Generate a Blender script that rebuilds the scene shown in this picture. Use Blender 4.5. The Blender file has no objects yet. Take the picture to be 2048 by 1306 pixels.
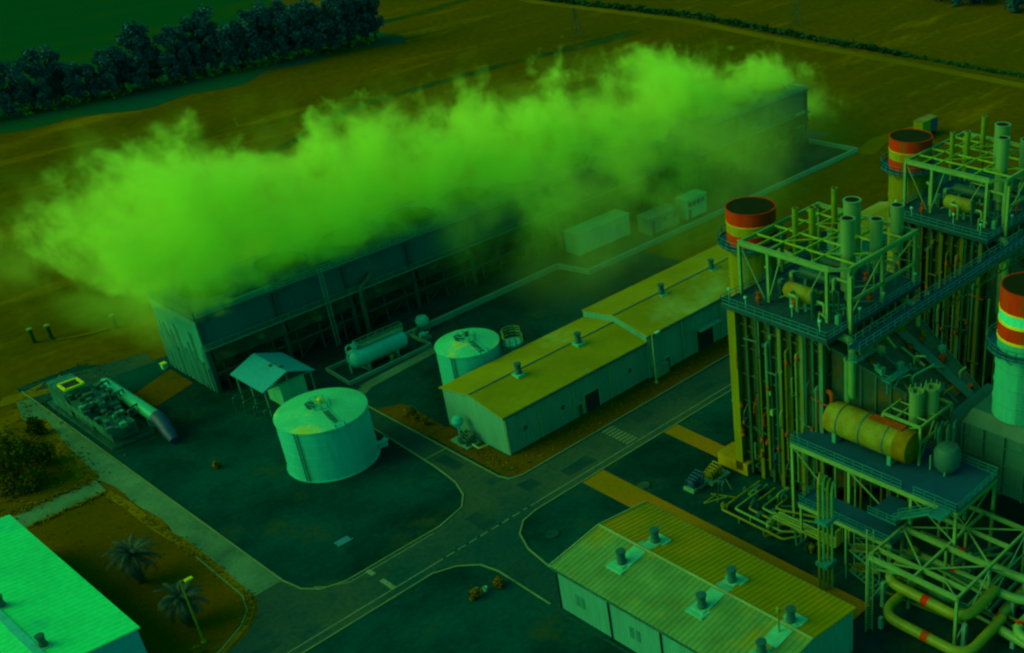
import bpy, math, random
from mathutils import Vector, Matrix
R_ = math.radians
sc = bpy.context.scene
COL = sc.collection

# ------------------------------------------------------------------ camera, light, exposure
cam_d = bpy.data.cameras.new("camera")
cam = bpy.data.objects.new("camera", cam_d)
COL.objects.link(cam)
sc.camera = cam
CAM_H = 100.0
yaw, pitch, roll = R_(51.8773), R_(31.84616), R_(0.64917)
fwd = Vector((math.sin(yaw)*math.cos(pitch), math.cos(yaw)*math.cos(pitch), -math.sin(pitch)))
rgt = Vector((math.cos(yaw), -math.sin(yaw), 0))
dwn = fwd.cross(rgt)
r2 = rgt*math.cos(roll) + dwn*math.sin(roll)
d2 = -rgt*math.sin(roll) + dwn*math.cos(roll)
rot = Matrix((r2, -d2, -fwd)).transposed()
cam.matrix_world = Matrix.Translation((0, 0, CAM_H)) @ rot.to_4x4()
cam_d.sensor_fit = 'HORIZONTAL'
cam_d.sensor_width = 36
cam_d.lens = 2309.31/2048*36
cam_d.shift_x = (1024-1651.35)/2048
cam_d.shift_y = (827.61-653)/2048
cam_d.clip_start = 0.5
cam_d.clip_end = 6000

SUN_EL, SUN_AZ = R_(32), math.atan2(-0.84, 0.54)
world = bpy.data.worlds.new("World")
sc.world = world
world.use_nodes = True
wn = world.node_tree
bg = wn.nodes["Background"]
sky = wn.nodes.new("ShaderNodeTexSky")
sky.sky_type = 'NISHITA'
sky.sun_disc = False
sky.sun_elevation = SUN_EL
sky.sun_rotation = SUN_AZ
tint = wn.nodes.new("ShaderNodeMixRGB")
tint.blend_type = 'MULTIPLY'
tint.inputs[0].default_value = 1
tint.inputs[2].default_value = (0.035, 1.0, 0.42, 1)
wn.links.new(sky.outputs[0], tint.inputs[1])
wn.links.new(tint.outputs[0], bg.inputs[0])
bg.inputs[1].default_value = 0.14
sun_d = bpy.data.lights.new("sun", 'SUN')
sun_d.energy = 1.3
sun_d.angle = R_(50)
sun_d.color = (1.0, 0.95, 0.02)
sun = bpy.data.objects.new("sun", sun_d)
COL.objects.link(sun)
to_sun = Vector((math.sin(SUN_AZ)*math.cos(SUN_EL), math.cos(SUN_AZ)*math.cos(SUN_EL), math.sin(SUN_EL)))
sun.rotation_euler = to_sun.to_track_quat('Z', 'Y').to_euler()
sun.location = (0, 0, 150)
vs = sc.view_settings
vs.view_transform = 'Standard'
vs.look = 'None'
vs.exposure = 0.32
vs.gamma = 1
cy = sc.cycles
cy.use_denoising = True
cy.filter_width = 2.3
cy.max_bounces = 20
cy.diffuse_bounces = 3
cy.glossy_bounces = 2
cy.transmission_bounces = 2
cy.transparent_max_bounces = 8
cy.volume_bounces = 18
cy.volume_step_rate = 0.4
cy.volume_max_steps = 256
cy.sample_clamp_indirect = 4

rnd = random.Random(7)

# ------------------------------------------------------------------ materials
MATS = {}
def mat(name, col, rough=0.7, var=0.18, scale=0.35, metal=0.0, spot=None, spot_at=0.62, spot_scale=0.15,
        streak=False, bump=0.0, ribs=None, fine=0.12):
    """Principled material: large noise x fine noise brightness variation, optional second-colour patches, ribs as bump."""
    if name in MATS:
        return MATS[name]
    m = bpy.data.materials.new(name)
    m.use_nodes = True
    nt = m.node_tree
    N, L = nt.nodes, nt.links
    p = N["Principled BSDF"]
    p.inputs["Roughness"].default_value = rough
    p.inputs["Metallic"].default_value = metal
    p.inputs["Specular IOR Level"].default_value = 0.25 if (rough < 0.48 or col[2] > 0.3*col[1]) else 0.04
    geo = N.new("ShaderNodeNewGeometry")
    mp = N.new("ShaderNodeMapping")
    L.new(geo.outputs["Position"], mp.inputs[0])
    if streak:
        mp.inputs[3].default_value = (1, 1, 0.12)
    def noise(s, det=5, rough_=0.6, vec=None):
        n = N.new("ShaderNodeTexNoise")
        n.inputs["Scale"].default_value = s
        n.inputs["Detail"].default_value = det
        n.inputs["Roughness"].default_value = rough_
        L.new(vec or mp.outputs[0], n.inputs["Vector"])
        return n.outputs[0]
    def rng(v, a, b, c, d):
        k = N.new("ShaderNodeMapRange")
        k.inputs[1].default_value, k.inputs[2].default_value = a, b
        k.inputs[3].default_value, k.inputs[4].default_value = c, d
        L.new(v, k.inputs[0])
        return k.outputs[0]
    def mul(a, b):
        k = N.new("ShaderNodeMath"); k.operation = 'MULTIPLY'
        L.new(a, k.inputs[0]); L.new(b, k.inputs[1])
        return k.outputs[0]
    n1 = noise(scale)
    f = mul(rng(n1, 0.3, 0.7, 1-var, 1+var), rng(noise(scale*9, 3), 0.3, 0.7, 1-fine, 1+fine))
    base = N.new("ShaderNodeRGB"); base.outputs[0].default_value = (*col, 1)
    c = base.outputs[0]
    if spot:
        mx = N.new("ShaderNodeMixRGB")
        L.new(rng(noise(spot_scale, 6, 0.65), spot_at-0.05, spot_at+0.07, 0, 1), mx.inputs[0])
        L.new(c, mx.inputs[1])
        mx.inputs[2].default_value = (*spot, 1)
        c = mx.outputs[0]
    vm = N.new("ShaderNodeVectorMath"); vm.operation = 'SCALE'
    L.new(c, vm.inputs[0]); L.new(f, vm.inputs[3])
    L.new(vm.outputs[0], p.inputs["Base Color"])
    h = None
    if ribs:
        axis, pitch_ = ribs
        w = N.new("ShaderNodeTexWave")
        w.bands_direction = axis
        w.inputs["Scale"].default_value = 0.314/pitch_
        w.inputs["Distortion"].default_value = 0
        L.new(geo.outputs["Position"], w.inputs["Vector"])
        h = w.outputs["Fac"]
    elif bump:
        h = noise(scale*12, 4)
    if h is not None:
        b = N.new("ShaderNodeBump")
        b.inputs["Strength"].default_value = (0.15 if 'teal' in name else 0.7 if 'warehouse' in name else 0.35) if ribs else bump
        b.inputs["Distance"].default_value = 0.12 if ribs else 0.15
        L.new(h, b.inputs["Height"])
        L.new(b.outputs[0], p.inputs["Normal"])
    MATS[name] = m
    return m

def ground_mat(name, col, col2, col3=None, s=(0.02, 0.15), stretch=(1, 1, 1), rotz=0, a=(0.42, 0.6)):
    """Ground cover: two or three earth colours broken up by streaky noise at several sizes."""
    m = bpy.data.materials.new(name); m.use_nodes = True
    N, L = m.node_tree.nodes, m.node_tree.links
    p = N["Principled BSDF"]; p.inputs["Roughness"].default_value = 0.95
    p.inputs["Specular IOR Level"].default_value = 0.0
    geo = N.new("ShaderNodeNewGeometry"); mp = N.new("ShaderNodeMapping")
    mp.inputs[3].default_value = stretch; mp.inputs[2].default_value = (0, 0, rotz)
    L.new(geo.outputs["Position"], mp.inputs[0])
    def fac(scale, lo, hi, det=8, v=None):
        n = N.new("ShaderNodeTexNoise"); n.inputs["Scale"].default_value = scale
        n.inputs["Detail"].default_value = det; n.inputs["Roughness"].default_value = 0.62
        L.new(v or mp.outputs[0], n.inputs["Vector"])
        k = N.new("ShaderNodeMapRange"); k.inputs[1].default_value = lo; k.inputs[2].default_value = hi
        L.new(n.outputs[0], k.inputs[0]); return k.outputs[0]
    def mix(f, c1, c2):
        k = N.new("ShaderNodeMixRGB"); L.new(f, k.inputs[0])
        for i, c in ((1, c1), (2, c2)):
            if isinstance(c, tuple): k.inputs[i].default_value = (*c, 1)
            else: L.new(c, k.inputs[i])
        return k.outputs[0]
    c = mix(fac(s[0], *a), col, col2)
    if col3:
        c = mix(fac(s[1], 0.56, 0.72), c, col3)
    fine = fac(s[1]*12, 0.2, 0.8, 4, geo.outputs["Position"])
    k = N.new("ShaderNodeMapRange"); k.inputs[3].default_value = 0.72; k.inputs[4].default_value = 1.28
    L.new(fine, k.inputs[0])
    vm = N.new("ShaderNodeVectorMath"); vm.operation = 'SCALE'
    L.new(c, vm.inputs[0]); L.new(k.outputs[0], vm.inputs[3])
    L.new(vm.outputs[0], p.inputs["Base Color"])
    b = N.new("ShaderNodeBump"); b.inputs["Strength"].default_value = 0.35; b.inputs["Distance"].default_value = 0.1
    L.new(fine, b.inputs["Height"]); L.new(b.outputs[0], p.inputs["Normal"])
    MATS[name] = m
    return m

M_FIELD = ground_mat("dry_field", (0.098, 0.066, 0.0), (0.066, 0.058, 0.0), (0.19, 0.12, 0.0), (0.012, 0.035), (0.45, 2.4, 1), R_(8), (0.4, 0.62))
M_GREEN = ground_mat("green_crop", (0.0, 0.060, 0.018), (0.022, 0.064, 0.001), None, (0.015, 0.2), (1, 3, 1), 0, (0.5, 0.8))
M_VERGE = ground_mat("rank_grass", (0.0, 0.066, 0.050), (0.004, 0.072, 0.026), None, (0.05, 0.3))
M_YARD = ground_mat("dark_gravel", (0.0, 0.026, 0.026), (0.0, 0.056, 0.058), (0.020, 0.056, 0.022), (0.045, 0.10))
M_ROAD = ground_mat("road_concrete", (0.005, 0.055, 0.055), (0.028, 0.076, 0.050), (0.001, 0.050, 0.062), (0.035, 0.12))
M_APRON = ground_mat("pale_concrete", (0.035, 0.115, 0.075), (0.085, 0.225, 0.12), (0.06, 0.16, 0.09), (0.09, 0.2), a=(0.38, 0.62))
M_TAN = ground_mat("tan_paving", (0.26, 0.135, 0.0), (0.20, 0.135, 0.0), None, (0.1, 0.3))
M_PLOT = ground_mat("brown_earth", (0.100, 0.060, 0.0), (0.066, 0.052, 0.0), (0.035, 0.056, 0.0), (0.06, 0.15))
M_SCRUB = ground_mat("scrub_edge", (0.17, 0.12, 0.0), (0.11, 0.085, 0.0), None, (0.15, 0.3))
M_KERB = mat("kerb_concrete", (0.085, 0.19, 0.075), 0.9)
M_MARK = mat("road_paint", (0.10, 0.20, 0.10), 0.8, spot=(0.05, 0.12, 0.08), spot_at=0.58, spot_scale=1.5)
M_DITCH = ground_mat("ditch_weeds", (0.01, 0.05, 0.012), (0.05, 0.055, 0.003), None, (0.06, 0.3))
M_TRACK = ground_mat("dirt_track", (0.15, 0.11, 0.001), (0.11, 0.09, 0.001), None, (0.05, 0.3))

M_TANK = mat("tank_paint", (0.012, 0.42, 0.36), 0.5, 0.12, 0.25, streak=True, fine=0.08, spot=(0.02, 0.30, 0.22), spot_at=0.6, spot_scale=0.6)
M_TANKTOP = mat("tank_roof_glow_paint", (0.03, 0.48, 0.26), 0.5, 0.12, 0.3, spot=(0.35, 0.55, 0.01), spot_at=0.60, spot_scale=0.16)  # yellow-green patches put the low sun's glow into the roof colour
M_WALL = mat("pale_cladding", (0.05, 0.26, 0.19), 0.7, 0.14, 0.2, streak=True, ribs=('X', 0.5))
M_WALLY = mat("pale_end_cladding", (0.03, 0.25, 0.20), 0.7, 0.12, 0.2, streak=True, ribs=('Y', 0.5))
M_ROOF = mat("yellowed_roof_sheet", (0.20, 0.215, 0.0), 0.55, 0.14, 0.12, spot=(0.20, 0.32, 0.06), spot_at=0.60, spot_scale=0.08, ribs=('X', 0.45), fine=0.06)
M_ROOF2 = mat("warehouse_roof_sheet", (0.075, 0.22, 0.065), 0.55, 0.22, 0.3, spot=(0.19, 0.22, 0.004), spot_at=0.55, spot_scale=0.11, ribs=('Y', 0.75), fine=0.08)
M_ROOF3 = mat("yellowed_warehouse_sheet", (0.165, 0.185, 0.0), 0.55, 0.12, 0.15, spot=(0.24, 0.19, 0.0), spot_at=0.58, spot_scale=0.07, ribs=('Y', 0.75), fine=0.08)
M_WROOF = mat("white_roof_sheet", (0.004, 0.66, 0.20), 0.5, 0.10, 0.15, ribs=('Y', 0.9), fine=0.10, spot=(0.003, 0.5, 0.26), spot_at=0.6, spot_scale=0.12)
M_WWALL = mat("white_building_wall", (0.004, 0.32, 0.40), 0.8, 0.1)
M_TRIM = mat("pale_trim", (0.20, 0.36, 0.12), 0.6)
M_DARK = mat("dark_opening", (0.002, 0.02, 0.028), 0.9)
M_VENT = mat("dark_vent_metal", (0.01, 0.09, 0.085), 0.5, streak=True)
M_FLASH = mat("pale_flashing", (0.05, 0.42, 0.25), 0.5, 0.2, 0.8)
M_SHED = mat("teal_roof_sheet", (0.0, 0.26, 0.38), 0.5, 0.08, 0.2, ribs=('X', 0.4))
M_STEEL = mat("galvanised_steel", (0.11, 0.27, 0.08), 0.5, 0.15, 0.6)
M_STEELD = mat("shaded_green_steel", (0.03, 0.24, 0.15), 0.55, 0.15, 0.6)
M_GRATE = mat("blue_grating", (0.0, 0.055, 0.125), 0.6, 0.15, 0.6)
M_RAIL = mat("blue_green_rail", (0.006, 0.16, 0.17), 0.5)
M_CASE = mat("boiler_casing", (0.03, 0.06, 0.015), 0.65, 0.3, 0.3, spot=(0.30, 0.07, 0.004), spot_at=0.68, spot_scale=0.22, streak=True, bump=0.2)
M_COLM = mat("boiler_column", (0.085, 0.12, 0.008), 0.6, 0.25, 0.4, spot=(0.03, 0.16, 0.10), spot_at=0.58, spot_scale=0.2, streak=True)
M_RUST = mat("rusty_metal", (0.25, 0.055, 0.002), 0.8, 0.3, 0.8)
M_PIPE = mat("insulated_pipe", (0.09, 0.27, 0.07), 0.4, 0.2, 0.5)
M_PIPEY = mat("yellow_green_pipe", (0.13, 0.20, 0.008), 0.38, 0.15, 0.5)
M_PIPED = mat("dark_pipe", (0.006, 0.08, 0.05), 0.5, 0.2, 0.5)
M_SIL = mat("silencer_metal", (0.09, 0.22, 0.075), 0.42, 0.1, 0.4, streak=True, fine=0.05)
M_BLACK = mat("deep_black", (0.010, 0.018, 0.003), 0.95)  # near-black for silencer mouths, flue linings and trailer wheels
M_RED = mat("red_band_paint", (0.50, 0.026, 0.0), 0.7, 0.25, 0.5, streak=True, spot=(0.22, 0.045, 0.0), spot_at=0.56, spot_scale=0.5)
M_BAND = mat("pale_band_paint", (0.20, 0.24, 0.008), 0.7, 0.2, 0.5, streak=True, spot=(0.22, 0.13, 0.0), spot_at=0.56, spot_scale=0.5)
M_YRIM = mat("yellow_seam", (0.5, 0.30, 0.0), 0.6)
M_SHAFT = mat("stack_shaft", (0.15, 0.165, 0.003), 0.65, 0.2, 0.25, streak=True, spot=(0.16, 0.22, 0.03), spot_at=0.6, spot_scale=0.3)
M_SHAFT3 = mat("pale_stack_shaft", (0.02, 0.34, 0.25), 0.6, 0.12, 0.3, streak=True)
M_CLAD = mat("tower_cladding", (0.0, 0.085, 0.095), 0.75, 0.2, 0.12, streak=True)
M_CLADE = mat("sunlit_tower_end", (0.008, 0.21, 0.18), 0.7, 0.2, 0.25, streak=True, spot=(0.004, 0.10, 0.08), spot_at=0.60, spot_scale=0.5)  # the tower's cladding again, coloured lighter for the sun on its end wall
M_LOUV = mat("tower_fill", (0.003, 0.035, 0.018), 0.9, 0.4, 0.5, spot=(0.04, 0.10, 0.02), spot_at=0.6, spot_scale=0.4)
M_TFRAME = mat("tower_frame", (0.003, 0.055, 0.050), 0.8)
M_CONC = mat("basin_concrete", (0.07, 0.26, 0.17), 0.9, 0.15)
M_LEAF = mat("dark_leaves", (0.0, 0.075, 0.105), 0.8, 0.5, 0.4)
M_LEAF2 = mat("olive_leaves", (0.075, 0.074, 0.0), 0.8, 0.5, 0.6)
M_LEAF3 = mat("palm_leaves", (0.0, 0.042, 0.03), 0.6, 0.35, 0.6)
M_BARK = mat("bark", (0.03, 0.04, 0.012), 0.9)
M_TRUNKY = mat("lit_undergrowth", (0.12, 0.19, 0.008), 0.9, 0.4, 0.4)
M_ORANGE = mat("dry_shrub", (0.19, 0.11, 0.0), 0.9, 0.3, 0.8)
M_MACH = mat("machine_metal", (0.006, 0.105, 0.085), 0.5, 0.35, 0.7, spot=(0.004, 0.05, 0.05), spot_at=0.55, spot_scale=0.9)
M_SILVER = mat("silver_casing", (0.02, 0.34, 0.20), 0.3, 0.1, 0.4, metal=0.3)
M_BLUE = mat("blue_machine", (0.001, 0.05, 0.14), 0.5, 0.3, 0.7)
M_DRUM = mat("yellowed_drum", (0.14, 0.175, 0.014), 0.5, 0.3, 0.4, spot=(0.20, 0.12, 0.0), spot_at=0.56, spot_scale=0.35, fine=0.15)
M_DUCT = mat("duct_panel", (0.018, 0.065, 0.032), 0.6, 0.25, 0.25, spot=(0.11, 0.07, 0.002), spot_at=0.56, spot_scale=0.3)
M_DUCT2 = mat("pale_duct_panel", (0.012, 0.095, 0.075), 0.6, 0.15, 0.3, streak=True)
M_GREY = mat("grey_cabin", (0.06, 0.22, 0.14), 0.6, 0.2, 0.4, streak=True, ribs=('X', 0.6))
M_PALEC = mat("pale_cabin", (0.06, 0.46, 0.26), 0.55, 0.18, 0.4, streak=True, ribs=('X', 0.6))
M_LAMP = mat("lamp_housing", (0.12, 0.6, 0.35), 0.4)
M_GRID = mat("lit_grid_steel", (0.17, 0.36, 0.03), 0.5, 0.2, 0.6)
M_BAND3 = mat("bright_pale_band", (0.04, 0.66, 0.45), 0.6, 0.12, 0.3, streak=True)
M_GRATED = mat("dark_grating", (0.001, 0.045, 0.062), 0.7, 0.3, 0.8)
M_YRIM3 = mat("bright_yellow_seam", (0.62, 0.50, 0.0), 0.6)
M_WINF = mat("faint_window", (0.012, 0.15, 0.13), 0.6)
M_PLINTH = mat("tan_plinth", (0.26, 0.20, 0.002), 0.9, 0.2)
M_YELLOW = mat("yellow_paint", (0.45, 0.52, 0.002), 0.6)

# ------------------------------------------------------------------ mesh builder
class MB:
    def __init__(s):
        s.v, s.f = [], []
    def add(s, vs_, fs):
        o = len(s.v)
        s.v += [tuple(p) for p in vs_]
        s.f += [tuple(i+o for i in q) for q in fs]
        return s
    def box(s, x0, x1, y0, y1, z0, z1):
        return s.add([(x0,y0,z0),(x1,y0,z0),(x1,y1,z0),(x0,y1,z0),(x0,y0,z1),(x1,y0,z1),(x1,y1,z1),(x0,y1,z1)],
                     [(0,3,2,1),(4,5,6,7),(0,1,5,4),(1,2,6,5),(2,3,7,6),(3,0,4,7)])
    def beam(s, a, b, w=0.3, h=None):
        a, b = Vector(a), Vector(b)
        h = h or w
        d = (b-a).normalized()
        up = Vector((0, 0, 1)) if abs(d.z) < 0.99 else Vector((1, 0, 0))
        sd = d.cross(up).normalized(); u = sd.cross(d)
        P = []
        for c in (a, b):
            for i, j in ((-1,-1),(1,-1),(1,1),(-1,1)):
                P.append(c+sd*(i*w/2)+u*(j*h/2))
        return s.add(P, [(0,1,2,3),(7,6,5,4),(0,4,5,1),(1,5,6,2),(2,6,7,3),(3,7,4,0)])
    def ibeam(s, a, b, w=0.4, h=0.5):
        a, b = Vector(a), Vector(b); d = (b-a).normalized()
        up = Vector((0, 0, 1)) if abs(d.z) < 0.99 else Vector((1, 0, 0))
        sd = d.cross(up).normalized(); u = sd.cross(d)
        s.beam(a+u*(h/2-.03), b+u*(h/2-.03), w, .06)
        s.beam(a-u*(h/2-.03), b-u*(h/2-.03), w, .06)
        return s.beam(a, b, .08, h-.122)
    def tube(s, pts, r, n=8):
        pts = [Vector(p) for p in pts]
        rr = r if isinstance(r, (list, tuple)) else [r]*len(pts)
        P, F = [], []
        ref = None
        for i, p in enumerate(pts):
            d = ((pts[min(i+1, len(pts)-1)]-p).normalized() + (p-pts[max(i-1, 0)]).normalized()).normalized()
            if ref is None:
                ref = d.cross(Vector((0, 0, 1)))
                if ref.length < 0.05: ref = Vector((1, 0, 0))
            ref = (ref - d*ref.dot(d)).normalized()
            q = d.cross(ref)
            for k in range(n):
                t = 2*math.pi*k/n
                P.append(p + ref*(rr[i]*math.cos(t)) + q*(rr[i]*math.sin(t)))
        for i in range(len(pts)-1):
            for k in range(n):
                a, b = i*n+k, i*n+(k+1) % n
                F.append((a, b, b+n, a+n))
        F.append(tuple(range(n-1, -1, -1)))
        F.append(tuple((len(pts)-1)*n+k for k in range(n)))
        return s.add(P, F)
    def lathe(s, c, prof, n=32, axis='Z'):
        """prof: [(radius, height)] about a vertical (or x / y) axis through c."""
        P, F = [], []
        for r, z in prof:
            for k in range(n):
                t = 2*math.pi*k/n
                x, y = max(r, 1e-3)*math.cos(t), max(r, 1e-3)*math.sin(t)
                P.append((c[0]+x, c[1]+y, c[2]+z) if axis == 'Z' else
                         (c[0]+z, c[1]+x, c[2]+y) if axis == 'X' else (c[0]+y, c[1]+z, c[2]+x))
        for i in range(len(prof)-1):
            for k in range(n):
                a, b = i*n+k, i*n+(k+1) % n
                F.append((a, b, b+n, a+n))
        if prof[0] != prof[-1]:
            F.append(tuple(range(n-1, -1, -1)))
            F.append(tuple((len(prof)-1)*n+k for k in range(n)))
        return s.add(P, F)
    def prism(s, poly, z0, z1):
        n = len(poly)
        return s.add([(x, y, z0) for x, y in poly]+[(x, y, z1) for x, y in poly],
                     [tuple(range(n-1, -1, -1)), tuple(range(n, 2*n))] + [(i, (i+1) % n, n+(i+1) % n, n+i) for i in range(n)])
    def sheet(s, poly, z):
        return s.add([(x, y, z) for x, y in poly], [tuple(range(len(poly)))])
    def hull8(s, A, B):
        """Frustum between two quads with matching corner order."""
        return s.add(list(A)+list(B), [(0,3,2,1),(4,5,6,7),(0,1,5,4),(1,2,6,5),(2,3,7,6),(3,0,4,7)])
    def strip(s, pts, w, z0, z1):
        """A low wall or kerb of width w along a 2D polyline, mitred."""
        n = len(pts)
        L, Rr = [], []
        for i in range(n):
            p = Vector(pts[i]).to_2d()
            d1 = (Vector(pts[min(i+1, n-1)])-Vector(pts[i])) if i < n-1 else None
            d0 = (Vector(pts[i])-Vector(pts[i-1])) if i > 0 else None
            d1 = d1.normalized() if d1 is not None else d0.normalized()
            d0 = d0.normalized() if d0 is not None else d1
            d = (d0+d1).normalized()
            nn = Vector((-d.y, d.x)) / max(0.4, d.dot(d1))
            L.append(p+nn*w/2); Rr.append(p-nn*w/2)
        P = []
        for i in range(n):
            P += [(*L[i], z0), (*Rr[i], z0), (*Rr[i], z1), (*L[i], z1)]
        F = [(0, 3, 2, 1), (4*n-4, 4*n-3, 4*n-2, 4*n-1)]
        for i in range(n-1):
            for k in range(4):
                a, b = 4*i+k, 4*i+(k+1) % 4
                F.append((a, b, b+4, a+4))
        return s.add(P, F)
    def rail(s, pts, h=1.1, step=2.0, t=0.08, closed=False):
        """Handrail: posts, top rail, knee rail and toe board along a 3D polyline."""
        pts = [Vector(p) for p in pts]
        if closed: pts.append(pts[0])
        for a, b in zip(pts[:-1], pts[1:]):
            n = max(1, round((b-a).length/step))
            for i in range(n+1):
                p = a.lerp(b, i/n)
                s.beam(p, p+Vector((0, 0, h)), t)
            for k in (1.0, 0.55):
                s.beam(a+Vector((0, 0, h*k)), b+Vector((0, 0, h*k)), t)
            s.beam(a+Vector((0, 0, .1)), b+Vector((0, 0, .1)), .03, .16)
        return s
    def build(s, name, m, parent=None, loc=None, smooth=False):
        me = bpy.data.meshes.new(name)
        off = Vector((0, 0, 0))
        q = parent
        while q is not None:
            off += q.location; q = q.parent
        if loc is not None and parent is None:
            off = Vector(loc)
        me.from_pydata([(x-off.x, y-off.y, z-off.z) for x, y, z in s.v], [], s.f)
        me.materials.append(m)
        if smooth:
            me.polygons.foreach_set("use_smooth", [True]*len(me.polygons))
            me.set_sharp_from_angle(angle=R_(38))
        me.update()
        o = bpy.data.objects.new(name, me)
        COL.objects.link(o)
        if parent is not None:
            o.parent = parent
        else:
            o.location = off
        return o

def split_build(mb, name, m, parent, smooth=False):
    """Every connected piece of the builder becomes a part of its own."""
    up = list(range(len(mb.v)))
    def find(i):
        while up[i] != i:
            up[i] = up[up[i]]; i = up[i]
        return i
    for q in mb.f:
        for j in q[1:]: up[find(j)] = find(q[0])
    groups = {}
    for q in mb.f: groups.setdefault(find(q[0]), []).append(q)
    for fs in groups.values():
        ids = sorted({i for q in fs for i in q}); ix = {i: k for k, i in enumerate(ids)}
        p = MB(); p.v = [mb.v[i] for i in ids]; p.f = [tuple(ix[i] for i in q) for q in fs]
        p.build(name, m, parent, smooth=smooth)

def tag(o, label, cat, group=None, kind=None):
    if label: o["label"] = label
    if cat: o["category"] = cat
    if group: o["group"] = group
    if kind: o["kind"] = kind
    return o
def thing(name, label, cat, loc, group=None):
    o = bpy.data.objects.new(name, None)
    o.empty_display_size = 0.5
    COL.objects.link(o)
    o.location = loc
    return tag(o, label, cat, group)
def struct(name, mb, m):
    o = mb.build(name, m)
    o["kind"] = "structure"
    return o
def copy_tree(o, parent=None):
    kids = [c for c in COL.objects if c.parent == o]
    c = o.copy()
    COL.objects.link(c)
    c.parent = parent
    for k in kids:
        copy_tree(k, c)
    return c
def arc(cx, cy_, r, a0, a1, n=8):
    return [(cx+r*math.cos(R_(a0+(a1-a0)*i/n)), cy_+r*math.sin(R_(a0+(a1-a0)*i/n))) for i in range(n+1)]
def bend(pts, r, n=5):
    """Round the corners of a 3D polyline with radius r."""
    P = [Vector(p) for p in pts]
    out = [P[0]]
    for i in range(1, len(P)-1):
        a, b, c = P[i-1], P[i], P[i+1]
        rr = min(r, (a-b).length*.49, (c-b).length*.49)
        p0, p1 = b+(a-b).normalized()*rr, b+(c-b).normalized()*rr
        for k in range(n+1):
            t = k/n
            out.append(p0*(1-t)**2+b*2*t*(1-t)+p1*t*t)
    out.append(P[-1])
    return out

# ------------------------------------------------------------------ the setting: ground, yards, roads
g = MB(); g.box(-1200, 3500, -2500, 3500, -2, 0)
struct("ground", g, M_FIELD)
struct("green_field", MB().sheet([(-300, 396), (232, 396), (238, 402), (250, 900), (-300, 900)], 0.03), M_GREEN)
verge = [(-200, 330), (60, 352)]
for i in range(40):
    t = i/39
    verge.append((60+t*172, 364+5*math.sin(t*9)+2.5*math.sin(t*37)+6*(1-t)))
verge += [(236, 372), (234, 396), (-200, 396)]
struct("grass_verge", MB().sheet(verge, 0.05), M_VERGE)
struct("dirt_track", MB().strip([(330, 560), (304, 420), (299, 377), (311, 306), (309.5, 251), (310, 210), (310, 160), (312, -60)], 4.5, -0.5, 0.04), M_TRACK)
struct("track", MB().strip([(232.7, 169), (243, 172), (258, 169.5)], 5, -0.5, 0.055), M_TRACK)
d = MB()
d.strip([(238, 396.5), (262, 397), (285, 402), (320, 420)], 5, -0.4, 0.03)
d.strip([(177, 312.5), (207, 313.5), (232, 313.5), (258, 311)], 4, -0.4, 0.03)
d.strip([(258, 311), (290, 310)], 7, -0.4, 0.035)
d.strip([(100, 283), (144, 295), (177, 312.5)], 3, -0.4, 0.028)
d.strip([(311, 440), (305, 385), (308, 360), (318, 306), (317.5, 257), (318.5, 214), (320, 100)], 4.5, -0.4, 0.034)
struct("ditch", d, M_DITCH)

base = [(49.3, 216), (49.4, 128.5), (46, 122), (20, 120), (20, 20), (240, 20), (240, 171), (150, 171), (139, 178), (139, 186), (240, 186), (240, 204), (66, 207), (60, 216)]
struct("yard", MB().sheet(base, 0.02), M_YARD)
struct("basin_floor", MB().sheet([(107.5, 178), (138.4, 178.4), (140.4, 171.5), (232.5, 171.7), (231, 186.3), (107.5, 186.3)], 0.03), M_YARD)
struct("field_patch", MB().sheet([(158, 146.3), (240, 146.3), (240, 171.1), (155, 171.1)], 0.05), M_FIELD)
road = MB()
road.sheet([(-60, 118.3), (62, 118.3), (69.5, 118.3), (73, 118.3), (240, 118.3), (240, 125), (84.6, 125)] + [(82.6, 127), (82.4, 165.5), (79.2, 165.5), (79, 152), (78.5, 140.7), (78.1, 135.8), (77.1, 130.7), (75.9, 127.8), (74, 125.9), (70, 124.7), (54.5, 124.7), (51.5, 125.9), (50, 128.1), (49.4, 131.5), (45.6, 131.5), (44.2, 128.6), (41, 125.6), (36, 123.8), (-60, 122)], 0.04)
struct("road", road, M_ROAD)
struct("side_road", MB().sheet([(67.4, 30), (67.6, 99), (68.3, 112), (66, 115.5), (63.4, 116.9), (79, 116.9), (75.6, 114.5), (73.6, 110.6), (72.4, 104), (72, 96), (68, 96), (68, 30)], 0.036), M_ROAD)
struct("gutter", MB().sheet([(-60, 116.9), (240, 116.9), (240, 118.2), (-60, 118.2)], 0.048), M_APRON if False else M_ROAD)
ap = [(45.5, 131.6)]
for i in range(28):
    t = i/27
    ap.append((45.3-0.5*math.sin(t*11)-0.35*math.sin(t*31)+0.3*math.sin(t*4), 132+t*72))
ap += [(47.6, 212), (49.3, 214), (49.3, 131.6)]
struct("apron", MB().sheet(ap, 0.044), M_APRON)
plot = [(18, 171.8), (44.3, 171.8), (44.8, 166), (44.6, 157), (45.2, 146.5), (44.6, 133), (43.5, 129.7), (41.5, 127.3), (37, 124.9), (18, 123.4)]
struct("plot", MB().sheet(plot, 0.035), M_PLOT)
edge = MB()
prev = None
e_out = [(44.6, 166), (45.0, 157), (45.4, 146.5), (44.9, 133), (43.8, 129.6), (41.7, 127.2), (37, 124.7)]
edge.strip([(44.5, 171.5), (44.9, 166), (44.8, 157), (45.4, 150)], 1.3, -0.2, 0.05)
edge.strip([(45.4, 150), (45.5, 146), (45.3, 139), (44.9, 133), (43.8, 129.6), (41.7, 127.2), (37, 124.7)], 1.0, -0.2, 0.05)
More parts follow.
